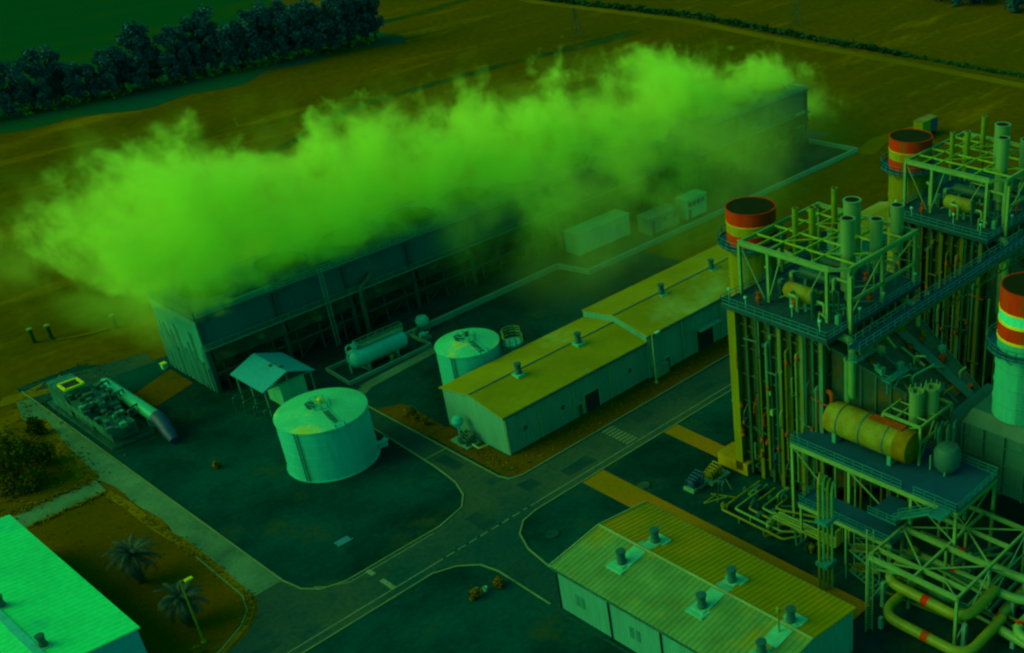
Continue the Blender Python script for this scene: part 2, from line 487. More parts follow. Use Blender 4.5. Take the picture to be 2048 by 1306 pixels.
edge.strip([(44.6, 176.5), (45, 184), (45.6, 192), (47, 202)], 2.4, -0.2, 0.06)
struct("grass_edge", edge, M_SCRUB)
struct("path", MB().sheet([(14, 172.2), (44.7, 172.2), (45, 176.2), (14, 176.4)], 0.05), M_APRON)
struct("path_border", MB().strip([(14, 171.9), (44.6, 171.9)], 0.7, -0.1, 0.07).strip([(14, 176.6), (44.9, 176.5)], 0.7, -0.1, 0.07), M_SCRUB)
struct("building_verge", MB().sheet([(83.2, 127.2), (84.9, 125.5), (150, 125.6), (150, 130.9), (87, 130.9), (87, 146), (83.2, 146)], 0.045), M_PLOT)
struct("lane_verge", MB().sheet([(82.9, 146.2), (86.5, 146.2), (86.6, 158), (83, 160)], 0.05), M_PLOT)
struct("tan_path", MB().sheet([(89.2, 116.6), (93.4, 116.6), (93.0, 66), (88.8, 66)], 0.05).sheet([(106.6, 117), (109.6, 117), (109.4, 104), (106.4, 104)], 0.052), M_TAN)
struct("pavement", MB().strip([(85.8, 168), (106.5, 170.2)], 2.2, -0.1, 0.08).strip([(82, 165.5), (86, 167.7)], 2.0, -0.1, 0.075), M_APRON)
k = MB()
W = 0.22
k.strip([(49.5, 214), (49.4, 131.5)] + [(50, 128), (51.6, 125.8), (54.5, 124.7), (69.5, 124.7), (74.3, 126), (76.4, 128.4), (77.7, 132), (78.4, 138), (79, 152), (79.4, 166)], W, -0.1, 0.14)
k.strip([(82.6, 166), (82.6, 128), (83.2, 126.2), (85, 125.4), (150, 125.6)], W, -0.1, 0.14)
k.strip([(-40, 116.7), (62.5, 116.7), (65.5, 115.4), (67.6, 113), (68.2, 110), (68, 99.2)], W, -0.1, 0.14)
k.strip([(72.2, 97.2), (72.9, 104.5), (73.8, 110.6), (75.3, 114.2), (77.6, 116.2), (80.3, 116.8), (160, 116.8)], W, -0.1, 0.14)
k.strip([(44.9, 146), (44.5, 133), (43.4, 129.8), (41.3, 127.5), (37, 125.1), (-10, 123)], 0.2, -0.1, 0.13)
k.strip([(78.6, 140.8), (82.5, 140.8)], W, -0.1, 0.1)
struct("kerb", k, M_KERB)
mk = MB()
for i in range(8):
    mk.box(100.6, 102.9, 118.9+i*0.78, 119.25+i*0.78, 0.04, 0.046)
mk.box(-40, 64, 118.15, 118.33, 0.03, 0.056)
x = 64
while x < 80:
    mk.box(x, x+1.3, 118.15, 118.33, 0.03, 0.056); x += 1.9
mk.box(80, 160, 118.15, 118.33, 0.03, 0.056)
mk.box(57.2, 57.9, 117, 124.4, 0.03, 0.045)
mk.strip([(51.2, 127), (52.4, 125.6), (54.8, 124.1), (68, 124.1)], 0.14, 0.02, 0.049)
struct("road_marking", mk, M_MARK)

pt = MB(); rp_ = random.Random(77)
for x, y, w, l in ((58, 122, 3.2, 1.6), (74, 121, 2.2, 4.0), (92, 120.5, 5.5, 2.2), (108, 123, 3.0, 2.0), (80.5, 137, 1.8, 5), (70, 108, 2.0, 3.6), (40, 121, 4.5, 1.7), (84, 122.6, 2.4, 2.4), (120, 121, 6, 2)):
    pt.sheet([(x+w*rp_.uniform(-.6, -.45), y+l*rp_.uniform(-.6, -.45)), (x+w*rp_.uniform(.45, .6), y+l*rp_.uniform(-.6, -.45)), (x+w*rp_.uniform(.45, .6), y+l*rp_.uniform(.45, .6)), (x+w*rp_.uniform(-.6, -.45), y+l*rp_.uniform(.45, .6))], .052)
struct("asphalt_patch", pt, ground_mat("patched_asphalt", (0.004, 0.046, 0.048), (0.016, 0.062, 0.050), None, (0.2, 0.5)))
# basin wall round the cooling tower
bw = MB()
bw.strip([(100.5, 177.6), (107.5, 177.8), (138.4, 178.6), (140.4, 171.3), (232.8, 171.5), (231.2, 186)], 0.5, -0.2, 1.1)
bw.build("basin_wall", M_CONC, loc=(140.4, 171.3, 0))
tag(bpy.data.objects["basin_wall"], "low pale concrete wall with a kink enclosing the cooling tower basin", "wall")

# ------------------------------------------------------------------ cooling tower
TX0, TX1, TY0, TY1, TZ = 69.5, 231.0, 186.2, 201.6, 14.0
tw = thing("cooling_tower", "long dark cooling tower under the green steam plume", "cooling tower", (150, 194, 0))
c = MB()
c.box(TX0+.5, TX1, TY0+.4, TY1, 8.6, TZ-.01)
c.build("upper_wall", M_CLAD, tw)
c = MB(); c.box(TX0, TX0+.49, TY0, TY1, 0.2, TZ-.4)
for i in range(30):
    y = TY0+.3+i*.52
    c.box(TX0-.10-.06*rnd.random(), TX0-.002, y, y+.26, .1+rnd.random()*1.2, 5+rnd.random()*6)
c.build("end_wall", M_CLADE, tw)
c = MB()
for i in range(13):
    c.box(TX0-.13, TX0-.004, TY0+.2+i*1.2, TY0+.42+i*1.2, 0, 3.5+2.5*rnd.random())
c.build("louvre", M_DARK, tw)
c = MB(); c.box(TX0+2, TX1-1, TY0+3.2, TY1-1, 0, 8.5)
c.build("fill_pack", M_LOUV, tw)
c = MB()
ncell = 12
dx = (TX1-TX0)/ncell
for i in range(ncell+1):
    x = TX0+.6+i*(dx-.08)
    c.box(x-.35, x+.35, TY0-.1, TY0+.38, 0, TZ-.3)
for i in range(ncell*3):
    x = TX0+2.5+i*dx/3
    c.box(x-.12, x+.12, TY0+.1, TY0+.4, 0, 8.5)
for z in (3.4, 5.6):
    c.beam((TX0+.5, TY0+.2, z), (TX1, TY0+.2, z), .3, .35)
for i in range(ncell*3-1):
    x = TX0+2.5+i*dx/3
    c.beam((x, TY0+.3, 0), (x+dx/3, TY0+.3, 3.4), .12)
    c.beam((x, TY0+.3, 5.6), (x+dx/3, TY0+.3, 3.4), .12)
c.build("frame", M_TFRAME, tw)
c = MB()
for i in range(ncell):
    x = TX0+1.3+i*dx
    c.add([(x, TY0-.35, 5.7), (x+dx-1.2, TY0-.35, 5.7), (x+dx-1.2, TY0+.35, 8.3), (x, TY0+.35, 8.3),
           (x, TY0-.45, 5.75), (x+dx-1.2, TY0-.45, 5.75), (x+dx-1.2, TY0+.25, 8.35), (x, TY0+.25, 8.35)],
          [(0,3,2,1),(4,5,6,7),(0,1,5,4),(1,2,6,5),(2,3,7,6),(3,0,4,7)])
c.build("drift_louvre", M_LOUV, tw)
c = MB(); c.box(TX0-.2, TX1+.2, TY0-.6, TY1+.3, TZ, TZ+.3)
c.box(TX0, TX1, TY0-1.0, TY0-.12, 8.36, 8.55)
c.build("deck", M_CLAD, tw)
c = MB()
c.rail([(TX0, TY0-.4, TZ+.3), (TX1, TY0-.4, TZ+.3), (TX1, TY1, TZ+.3), (TX0, TY1, TZ+.3)], 1.1, 2.5, .09, True)
c.rail([(TX0, TY0-.95, 8.55), (TX1, TY0-.95, 8.55)], 1.0, 3, .07)
c.build("railing", M_STEELD, tw)
c = MB(); c.strip([(TX0+.6, TY0+.1), (TX0+14, TY0+.1)], .5, TZ+.3, TZ+1.0)
c.build("parapet", M_STEELD, tw)
for i in range(ncell):
    x = TX0+dx*(i+.5)
    f = MB().lathe((x, (TY0+TY1)/2, TZ+.3), [(5.3, 0), (4.7, .35), (4.6, .9), (4.4, .9), (4.5, .35), (4.9, 0)], 28)
    f.build("fan_stack", M_CLAD, tw, smooth=True)
for i in (2, 5, 8, 10):
    x = TX0+i*dx+2
    f = MB()
    f.tube(bend([(x, TY0-.9, 0), (x, TY0-.9, 9), (x+3, TY0-.9, 10.5), (x+3, TY0+2, 10.5)], 1.2), .42, 10)
    f.build("riser_pipe", M_PIPED, tw, smooth=True)
for x, z in ((TX0+22, 0), (TX0+75, 0)):
    f = MB()
    f.beam((x, TY0-1.2, 0), (x, TY0-1.2, 15.2), .1); f.beam((x+.7, TY0-1.2, 0), (x+.7, TY0-1.2, 15.2), .1)
    for q in range(38): f.beam((x, TY0-1.2, .4+q*.38), (x+.7, TY0-1.2, .4+q*.38), .05)
    f.build("ladder", M_STEELD, tw)

# steam plume (a volume of its own that leans downwind)
def plume():
    b = MB(); b.box(34, 284, 140, 236, 0.5, 54)
    m = bpy.data.materials.new("steam"); m.use_nodes = True
    N, L = m.node_tree.nodes, m.node_tree.links
    N.remove(N["Principled BSDF"])
    out = N["Material Output"]
    pv = N.new("ShaderNodeVolumePrincipled")
    pv.inputs["Color"].default_value = (0.70, 0.9998, 0.12, 1)
    pv.inputs["Anisotropy"].default_value = 0.0
    L.new(pv.outputs[0], out.inputs["Volume"])
    geo = N.new("ShaderNodeNewGeometry")
    sep = N.new("ShaderNodeSeparateXYZ"); L.new(geo.outputs["Position"], sep.inputs[0])
    X, Y, Z = sep.outputs
    def M(op, a, b=None, clamp=False):
        k = N.new("ShaderNodeMath"); k.operation = op; k.use_clamp = clamp
        for i, v in enumerate((a, b)):
            if v is None: continue
            if isinstance(v, (int, float)): k.inputs[i].default_value = v
            else: L.new(v, k.inputs[i])
        return k.outputs[0]
    def curve(v, lo, hi, pts, ymax):
        mr = N.new("ShaderNodeMapRange"); mr.inputs[1].default_value = lo; mr.inputs[2].default_value = hi
        L.new(v, mr.inputs[0])
        fc = N.new("ShaderNodeFloatCurve"); L.new(mr.outputs[0], fc.inputs[1])
        cu = fc.mapping.curves[0]
        P = [((x-lo)/(hi-lo), y/ymax) for x, y in pts]
        cu.points[0].location = P[0]; cu.points[1].location = P[-1]
        for p in P[1:-1]: cu.points.new(*p)
        fc.mapping.update()
        return M('MULTIPLY', fc.outputs[0], ymax)
    top = curve(X, 38, 262, [(38, 30), (52, 37), (62, 41.5), (74, 43), (90, 41), (105, 38), (122, 37.5), (136, 34.5), (147, 37), (172, 33.5), (203, 30), (228, 25), (240, 19), (254, 8), (262, 3)], 50)
    bot = curve(X, 38, 262, [(38, 33), (50, 29), (58, 21), (66, 15), (72, 12.5), (110, 12), (140, 11), (215, 10), (232, 6), (250, 2), (262, 0)], 50)
    def noise(s, det, r, off, sz=1.0):
        mp = N.new("ShaderNodeMapping"); mp.inputs[1].default_value = off; mp.inputs[3].default_value = (1, 1, sz)
        L.new(geo.outputs["Position"], mp.inputs[0])
        n = N.new("ShaderNodeTexNoise"); n.inputs["Scale"].default_value = s
        n.inputs["Detail"].default_value = det; n.inputs["Roughness"].default_value = r
        n.inputs["Distortion"].default_value = 0.35
        L.new(mp.outputs[0], n.inputs["Vector"]); return n.outputs[0]
    big = M('SUBTRACT', noise(0.075, 6, 0.62, (3, 0, 7)), 0.5)
    wob = M('MULTIPLY', big, 44)
    ht = M('DIVIDE', M('ADD', M('SUBTRACT', M('SUBTRACT', top, 1.5), Z), wob), 9.0)
    hb = M('DIVIDE', M('ADD', M('SUBTRACT', Z, bot), M('MULTIPLY', big, 10)), 3.0)
    half = M('ADD', 9.5, M('MULTIPLY', M('SUBTRACT', Z, 14), 0.22))
    yc = M('ADD', 193.6, M('MULTIPLY', M('SUBTRACT', Z, 14), 0.10))
    sd = M('DIVIDE', M('ADD', M('SUBTRACT', half, M('ABSOLUTE', M('SUBTRACT', Y, yc))), M('MULTIPLY', big, 12)), 3.5)
    xl = M('DIVIDE', M('ADD', M('SUBTRACT', X, 44), M('MULTIPLY', big, 44)), 16.0)
    xr = M('DIVIDE', M('ADD', M('SUBTRACT', 243, X), M('MULTIPLY', big, 60)), 18.0)
    body = M('MULTIPLY', M('MULTIPLY', M('MINIMUM', ht, M('MINIMUM', hb, sd)), 1.0, True), M('MULTIPLY', M('MULTIPLY', xl, 1, True), M('MULTIPLY', xr, 1, True)), True)
    er = N.new("ShaderNodeMapRange"); er.inputs[1].default_value = 0.33; er.inputs[2].default_value = 0.67
    L.new(noise(0.14, 6, 0.68, (5, 60, 21)), er.inputs[0])
    body = M('DIVIDE', M('SUBTRACT', body, M('MULTIPLY', M('SUBTRACT', 1.0, er.outputs[0]), 0.95)), 0.42, True)
    # thin mist drawn down over the front of the far half of the tower
    fy = M('MULTIPLY', M('DIVIDE', M('SUBTRACT', 189, Y), 2.0, True), M('ADD', M('MULTIPLY', M('DIVIDE', M('SUBTRACT', Y, 168), 10.0, True), .85), M('MULTIPLY', M('DIVIDE', M('SUBTRACT', Y, 142), 20.0, True), .26)), True)
    fx = M('MULTIPLY', M('DIVIDE', M('SUBTRACT', X, 112), 22.0, True), M('ADD', M('MULTIPLY', M('DIVIDE', M('SUBTRACT', 206, X), 34.0, True), .88), M('MULTIPLY', M('DIVIDE', M('SUBTRACT', 230, X), 20.0, True), .12)))
    fz = M('POWER', M('DIVIDE', M('ADD', Z, 2.0), 16.0, True), 1.3)
    fz2 = M('DIVIDE', M('SUBTRACT', 25, Z), 9.0, True)
    fn = M('MULTIPLY', M('SUBTRACT', noise(0.065, 6, 0.64, (40, 9, 2)), 0.41), 4.5, True)
    mist = M('MULTIPLY', M('MULTIPLY', fy, fx), M('MULTIPLY', M('MULTIPLY', fz, fz2), fn))
    # ragged thin veil round the body
    v1 = M('DIVIDE', M('ADD', M('SUBTRACT', M('SUBTRACT', top, 3.0), Z), M('MULTIPLY', big, 38)), 9.0, True)
    v2 = M('DIVIDE', M('ADD', M('SUBTRACT', Z, M('SUBTRACT', bot, 9)), M('MULTIPLY', big, 26)), 8.0, True)
    v3 = M('DIVIDE', M('ADD', M('SUBTRACT', M('ADD', half, 5), M('ABSOLUTE', M('SUBTRACT', Y, M('ADD', yc, 6)))), M('MULTIPLY', big, 20)), 8.0, True)
    v4 = M('MULTIPLY', M('DIVIDE', M('ADD', M('SUBTRACT', X, 42), M('MULTIPLY', big, 26)), 14.0, True), M('DIVIDE', M('ADD', M('SUBTRACT', 272, X), M('MULTIPLY', big, 34)), 20.0, True))
    v5 = M('MULTIPLY', M('SUBTRACT', noise(0.09, 5, 0.65, (11, 30, 5)), 0.42), 4.5, True)
    veil = M('MULTIPLY', M('MULTIPLY', M('MULTIPLY', v1, v2), M('MULTIPLY', v3, v4)), v5)
    dens = M('ADD', M('MULTIPLY', body, M('MULTIPLY', 0.20, M('ADD', 0.22, M('MULTIPLY', M('MULTIPLY', v5, er.outputs[0]), 1.5)))), M('ADD', M('MULTIPLY', mist, 0.14), M('MULTIPLY', veil, M('ADD', 0.035, M('MULTIPLY', M('DIVIDE', M('SUBTRACT', X, 215), 30.0, True), 0.05)))))
    L.new(dens, pv.inputs["Density"])
    o = b.build("steam_plume", m, loc=(150, 195, .5))
    tag(o, "bright green steam plume drifting off the top of the cooling tower", "steam", kind="stuff")
plume()

# ------------------------------------------------------------------ storage tanks
def storage_tank(c, r, h, label, ang):
    t = thing("storage_tank", label, "tank", (c[0], c[1], 0), "white storage tanks")
    s = MB().lathe((c[0], c[1], 0), [(r+.25, 0), (r+.25, .12), (r, .14), (r, h), (r-.1, h)], 64)
    s.build("shell", M_TANK, t, smooth=True)
    s = MB().lathe((c[0], c[1], h+.004), [(r+.12, 0), (r+.12, .12), (r-.2, .22), (r*.6, .55), (.9, 1.05), (.6, 1.08)], 64)
    s.build("roof", M_TANKTOP, t, smooth=True)
    a = R_(ang)
    ux, uy = math.cos(a), math.sin(a)
    s = MB()
    p0 = Vector((c[0]+ux*(r+.12), c[1]+uy*(r+.12), 0))
    sd = Vector((-uy, ux, 0))*.28
    s.beam(p0-sd, p0-sd+Vector((0, 0, h)), .08); s.beam(p0+sd, p0+sd+Vector((0, 0, h)), .08)
    for q in range(int(h/.35)): s.beam(p0-sd+Vector((0, 0, .3+q*.35)), p0+sd+Vector((0, 0, .3+q*.35)), .05)
    s.build("ladder", M_DARK, t)
    s = MB()
    q0 = Vector((c[0]-1.2, c[1]+.6, h+1.0))
    s.lathe(q0, [(.55, 0), (.55, .5), (.7, .5), (.7, .62), (.1, .66)], 16)
    s.build("manhole", M_VENT, t, smooth=True)
    s = MB(); s.rail([(c[0]+1.6*math.cos(R_(x)), c[1]+1.6*math.sin(R_(x)), h+.85) for x in range(0, 360, 36)], 1.0, 1.2, .06, True)
    s.build("railing", M_TANK, t)
    s = MB().lathe((c[0]+.4, c[1]+.4, h+1.0), [(.3, 0), (.3, .7), (.45, .75), (.05, 1.0)], 12)
    s.build("vent", M_YELLOW if r > 6 else M_VENT, t, smooth=True)
    # roof steps with side rails towards the rim, and a landing that overhangs it
    b = R_(-99)
    dv = Vector((math.cos(b), math.sin(b), 0)); sv = Vector((-dv.y, dv.x, 0))
    s = MB()
    for q in range(7):
        rr = r*.35+q*.5
        z = h+.22+.83*(1-rr/r)+.12
        p = Vector((c[0], c[1], z))+dv*rr
        s.beam(p-sv*.45, p+sv*.45, .2, .08)
    for e in (-.5, .5):
        s.beam(Vector((c[0], c[1], h+1.5))+dv*(r*.3)+sv*e, Vector((c[0], c[1], h+1.1))+dv*(r-.3)+sv*e, .06)
    s.build("roof_steps", M_VENT, t)
    p = Vector((c[0], c[1], h+.3))+dv*(r+.1)
    s = MB(); s.beam(p-dv*.7, p+dv*.7, 1.5, .1)
    s.rail([p-dv*.6-sv*.7, p+dv*.65-sv*.7, p+dv*.65+sv*.7, p-dv*.6+sv*.7], 1.0, 1.3, .06)
    s.build("landing", M_TANK, t)
    s = MB()
    nz = Vector((c[0], c[1], .8))+Vector((.89, -.45, 0))*(r+.3)
    s.tube([nz-Vector((.89, -.45, 0))*.5, nz+Vector((.89, -.45, 0))*.9], .28, 10)
    s.lathe(nz+Vector((.8, -.4, -.8)), [(.3, 0), (.3, .9), (.5, .95), (.5, 1.2), (.12, 1.25), (.12, 1.7)], 10)
    s.box(nz.x-.4, nz.x+.5, nz.y-.5, nz.y+.2, 0, .4)
    s.build("outlet_valve", M_TANK, t, smooth=True)
    for q in (.25, .5, .75):
        MB().lathe((c[0], c[1], h*q), [(r+.001, 0), (r+.025, .02), (r+.025, .06), (r+.001, .08)], 64).build("weld_seam", M_TANK, t, smooth=True)
    MB().lathe((c[0], c[1], h-.25), [(r+.001, 0), (r+.09, .02), (r+.09, .16), (r+.001, .18)], 64).build("wind_girder", M_TANK, t, smooth=True)
    return t
storage_tank((70.45, 152.72), 6.63, 8.59, "large white storage tank standing alone on the dark gravel yard", 206)
storage_tank((97.52, 152.73), 5.18, 8.52, "smaller white storage tank half hidden behind the long yellow-roofed building", 206)

# ------------------------------------------------------------------ gabled buildings
def gable_walls(x0, x1, y0, y1, e, r, axis):
    b = MB()
    if axis == 'X':
        ym = (y0+y1)/2
        b.add([(x0,y0,0),(x1,y0,0),(x1,y1,0),(x0,y1,0),(x0,y0,e),(x1,y0,e),(x1,y1,e),(x0,y1,e),(x0,ym,r),(x1,ym,r)],
              [(0,1,5,4),(1,2,6,9,5),(2,3,7,6),(3,0,4,8,7),(4,5,9,8),(7,8,9,6),(0,3,2,1)])
    else:
        xm = (x0+x1)/2
        b.add([(x0,y0,0),(x1,y0,0),(x1,y1,0),(x0,y1,0),(x0,y0,e),(x1,y0,e),(x1,y1,e),(x0,y1,e),(xm,y0,r),(xm,y1,r)],
              [(0,1,5,8,4),(1,2,6,5),(2,3,7,9,6),(3,0,4,7),(4,8,9,7),(8,5,6,9),(0,3,2,1)])
    return b
def gable_roof(x0, x1, y0, y1, e, r, axis, t=.16, o=.35):
    """Two roof slabs and a ridge cap, laid a little above the walls."""
    b = MB()
    if axis == 'X':
        ym = (y0+y1)/2; sl = (r-e)/(ym-y0)
        for yo, yi in ((y0-o, ym), (y1+o, ym)):
            ze = e-sl*o+.01
            b.hull8([(x0-o, yo, ze), (x1+o, yo, ze), (x1+o, yi, r+.01), (x0-o, yi, r+.01)],
                    [(x0-o, yo, ze+t), (x1+o, yo, ze+t), (x1+o, yi, r+t+.01), (x0-o, yi, r+t+.01)])
    else:
        xm = (x0+x1)/2; sl = (r-e)/(xm-x0)
        for xo, xi in ((x0-o, xm), (x1+o, xm)):
            ze = e-sl*o+.01
            b.hull8([(xo, y0-o, ze), (xi, y0-o, r+.01), (xi, y1+o, r+.01), (xo, y1+o, ze)],
                    [(xo, y0-o, ze+t), (xi, y0-o, r+t+.01), (xi, y1+o, r+t+.01), (xo, y1+o, ze+t)])
    return b
def roof_vent(x, y, z, parent, s=1.0, big_base=False):
    b = MB().box(x-.85*s, x+.85*s, y-.85*s, y+.85*s, z-.35, z+.18)
    if big_base:
        b.box(x-1.5*s, x+1.5*s, y-1.3*s, y+1.3*s, z-.3, z+.05)
    v = MB().lathe((x, y, z+.18), [(.55*s, 0), (.62*s, .3), (.5*s, .5), (.5*s, 1.5*s), (.62*s, 1.55*s), (.62*s, 1.8*s), (.3*s, 1.84*s)], 16)
    fl = b.build("vent_base", M_FLASH, parent)
    v.build("roof_vent", M_VENT, parent, smooth=True)

# long yellow-roofed building, two sections
lb = thing("long_building", "long pale building with a yellowed gable roof in two stepped sections", "building", (87, 138.5, 0))
AX0, AX1, AY0, AY1 = 87.3, 117.6, 131.2, 146.2
gable_walls(AX0, AX1, AY0, AY1, 7.0, 8.35, 'X').build("wall", M_WALL, lb)
gable_roof(AX0, AX1-.36, AY0, AY1, 7.0, 8.35, 'X').build("roof", M_ROOF, lb)
BX1 = 158
gable_walls(AX1+.02, BX1, AY0-.4, AY1+.4, 8.2, 9.6, 'X').build("wall", M_WALL, lb)
gable_roof(AX1+.38, BX1, AY0-.4, AY1+.4, 8.2, 9.6, 'X').build("roof", M_ROOF, lb)
t_ = MB()
t_.beam((AX0-.36, (AY0+AY1)/2, 8.56), (AX1-.02, (AY0+AY1)/2, 8.56), .25, .08)
t_.beam((AX1, (AY0+AY1)/2, 9.8), (BX1, (AY0+AY1)/2, 9.8), .25, .08)
t_.build("ridge_cap", M_VENT, lb)
t_ = MB()
for yy in (AY0-.42, AY1+.42): t_.beam((AX0-.3, yy, 6.86), (AX1-.1, yy, 6.86), .22, .26)
t_.beam((AX1+.1, AY0-.86, 8.05), (BX1, AY0-.86, 8.05), .22, .26)
split_build(t_, "gutter", M_VENT, lb)
t_ = MB()
for x in (AX0+.15, 94, 101, 109, AX1+.5, 126, 136, 146):
    yb = AY0-.12 if x < AX1 else AY0-.52
    t_.beam((x, yb, .1), (x, yb, 6.8 if x < AX1 else 7.9), .14)
split_build(t_, "downpipe", M_TRIM, lb)
for x, y in ((96.0, 137.6), (108.8, 137.8)):
    roof_vent(x, y, 8.45, lb)
for x, y in ((129.0, 138.2), (142.2, 138.3), (143.4, 133.5)):
    roof_vent(x, y, 9.5 if y > 136 else 8.9, lb)
def door(x0, x1, y, z0, z1, parent, name="door", m=M_DARK, fw=.16):
    f = MB()
    for a, b_ in (((x0-fw, x0), (z0, z1+fw)), ((x1, x1+fw), (z0, z1+fw)), ((x0, x1), (z1, z1+fw))):
        f.box(a[0], a[1], y-.14, y-.003, b_[0], b_[1])
    dd = MB().box(x0, x1, y-.06, y-.002, z0, z1).build(name, m, parent)
    f.build("frame", M_TRIM, dd)
door(103.2, 106.3, AY0, .05, 3.3, lb)
door(101.6, 102.6, AY0, .05, 2.2, lb, "door", M_VENT)
door(129.6, 133.8, AY0-.4, .05, 4.4, lb)
door(121.5, 122.6, AY0-.4, .05, 2.3, lb, "door", M_VENT)
for x in (90.5, 98.2, 113.0):
    door(x, x+.9, AY0, 2.9, 3.8, lb, "window", M_VENT, .1)
t_ = MB().box(129, 134.4, AY0-2.2, AY0-.42, 4.7, 4.95)
t_.build("door_canopy", M_WALL, lb)
t_ = MB().box(118.4, 121.2, AY0-1.6, AY0-.42, .1, 2.2)
t_.build("meter_cabinet", M_GREY, lb)

sbd = thing("small_building", "small yellow-roofed building glimpsed between the boiler towers", "building", (186, 133, 0))
gable_walls(177, 196, 129, 138, 5.6, 6.8, 'X').build("wall", M_WALL, sbd)
gable_roof(177, 196, 129, 138, 5.6, 6.8, 'X').build("roof", M_ROOF, sbd)
door(182, 185, 129, .05, 3, sbd)
# warehouse at the bottom
wh = thing("warehouse", "pale warehouse with a stained corrugated roof and many roof vents", "warehouse", (76.6, 80, 0))
WX0, WX1, WY0, WY1 = 68.5, 84.9, 62.8, 97.8
gable_walls(WX0, WX1, WY0, WY1, 6.8, 8.0, 'Y').build("wall", M_WALLY, wh)
rf = gable_roof(WX0, WX1, WY0, WY1, 6.8, 8.0, 'Y')
for nm, m_, h_ in (("roof", M_ROOF2, 0), ("roof", M_ROOF3, 1)):
    q = MB(); q.v = rf.v[h_*8:h_*8+8]; q.f = [tuple(i-h_*8 for i in f_) for f_ in rf.f[h_*6:h_*6+6]]
    o = q.build(nm, m_, wh); o["label"] = ("pale green roof slope with yellow stains", "yellowed roof slope")[h_]
for ya in (90.2, 76.8, 66.2):
    q = MB()
    for sgn in (-1, 1):
        q.beam((78.9 if sgn > 0 else 73.3, ya+rnd.uniform(-.1, .1), 8.0-2.9*.146+.19), (WX0/2+WX1/2+.3*sgn, ya, 8.19), 2.2, .02)
    split_build(q, "roof_patch", M_FLASH, wh)
xm = (WX0+WX1)/2
MB().beam((xm, WY0-.35, 8.22), (xm, WY1+.35, 8.22), .3, .06).build("ridge_cap", M_TRIM, wh)
t_ = MB()
for xx in (WX0-.42, WX1+.42): t_.beam((xx, WY0-.3, 6.68), (xx, WY1+.3, 6.68), .2, .24)
split_build(t_, "gutter", M_VENT, wh)
t_ = MB()
for a, b_ in (((WX0-.36, 6.95), (xm, 8.2)), ((xm, 8.2), (WX1+.36, 6.95))):
    t_.beam((a[0], WY1+.40, a[1]), (b_[0], WY1+.40, b_[1]), .12, .2)
t_.build("verge_trim", M_TRIM, wh)
t_ = MB()
for y in (97.5, 88, 79, 70): t_.beam((WX0-.12, y, .1), (WX0-.12, y, 6.6), .16)
split_build(t_, "downpipe", M_DARK, wh)
for x, y in ((78.9, 90.0), (73.4, 90.4), (79.0, 76.9), (73.4, 76.7), (77.6, 66.4), (71.8, 66.0)):
    roof_vent(x, y, 8.0-abs(x-xm)*.146+.12, wh, 1.05, True)
for y in (94, 93, 84.2, 83.1, 74, 73):
    MB().box(WX0-.05, WX0-.003, y-.35, y+.35, 2.2, 4.0).build("window", M_WINF, wh)
t_ = MB(); t_.tube([(75.4, 66.4, 7.9), (75.4, 66.4, 11.2)], .12, 8); t_.lathe((75.4, 66.4, 11.2), [(.28, 0), (.28, .5), (.1, .6)], 10)
t_.build("flue_pipe", M_PIPEY, wh, smooth=True)

# white-roofed building at bottom left
wb = thing("white_roofed_building", "bright white-roofed building at the corner of the brown plot", "building", (21, 147, 0))
LX0, LX1, LY0, LY1 = 12.5, 30.7, 128.3, 164.6
gable_walls(LX0, LX1, LY0, LY1, 6.9, 7.6, 'Y').build("wall", M_WWALL, wb)
gable_roof(LX0, LX1, LY0, LY1, 6.9, 7.6, 'Y', .18, .3).build("roof", M_WROOF, wb)
MB().beam(((LX0+LX1)/2, LY0-.3, 7.83), ((LX0+LX1)/2, LY1+.3, 7.83), .9, .09).build("ridge_cap", M_TANK, wb)
for x, y in ((22.5, 132.8), (22.4, 144.2), (22.4, 155)):
    roof_vent(x, y, 7.65, wb, .85)

# ------------------------------------------------------------------ open shed on posts
sh = thing("open_shed", "small open shed with a teal gable roof on posts beside the cooling tower", "shed", (75.3, 176, 0))
gable_roof(71.0, 79.6, 171.8, 181.2, 5.0, 6.75, 'Y', .12, .4).build("roof", M_SHED, sh)
for x in (71.2, 79.4):
    for y in (172, 176.5, 181):
        MB().beam((x, y, 0), (x, y, 5.0), .2).build("post", M_STEELD, sh)
b = MB().box(74.0, 78.4, 172.6, 177.5, 0, 4.4)
b.build("cabin", M_PALEC, sh)
b = MB()
for y in (172, 181):
    b.beam((71.2, y, 4.9), (79.4, y, 4.9), .2); b.beam((75.3, y, 4.9), (75.3, y, 6.6), .15)
b.beam((71.2, 172, 4.85), (71.2, 181, 4.85), .2); b.beam((79.4, 172, 4.85), (79.4, 181, 4.85), .2)
b.build("roof_frame", M_STEELD, sh)
b = MB().box(74.6, 75.7, 175.3, 175.9, 6.55, 6.85).box(75.2, 76.0, 173.4, 174.0, 6.75, 6.95)
split_build(b, "roof_patch", M_VENT, sh)
b = MB()
for i in range(4):
    b.tube(bend([(70.2-i*.5, 172+i*2.2, 0), (70.2-i*.5, 172+i*2.2, 1.5+.3*i), (72.5, 172+i*2.2, 1.5+.3*i)], .4), .16, 8)
split_build(b, "pipework", M_PIPED, sh, smooth=True)

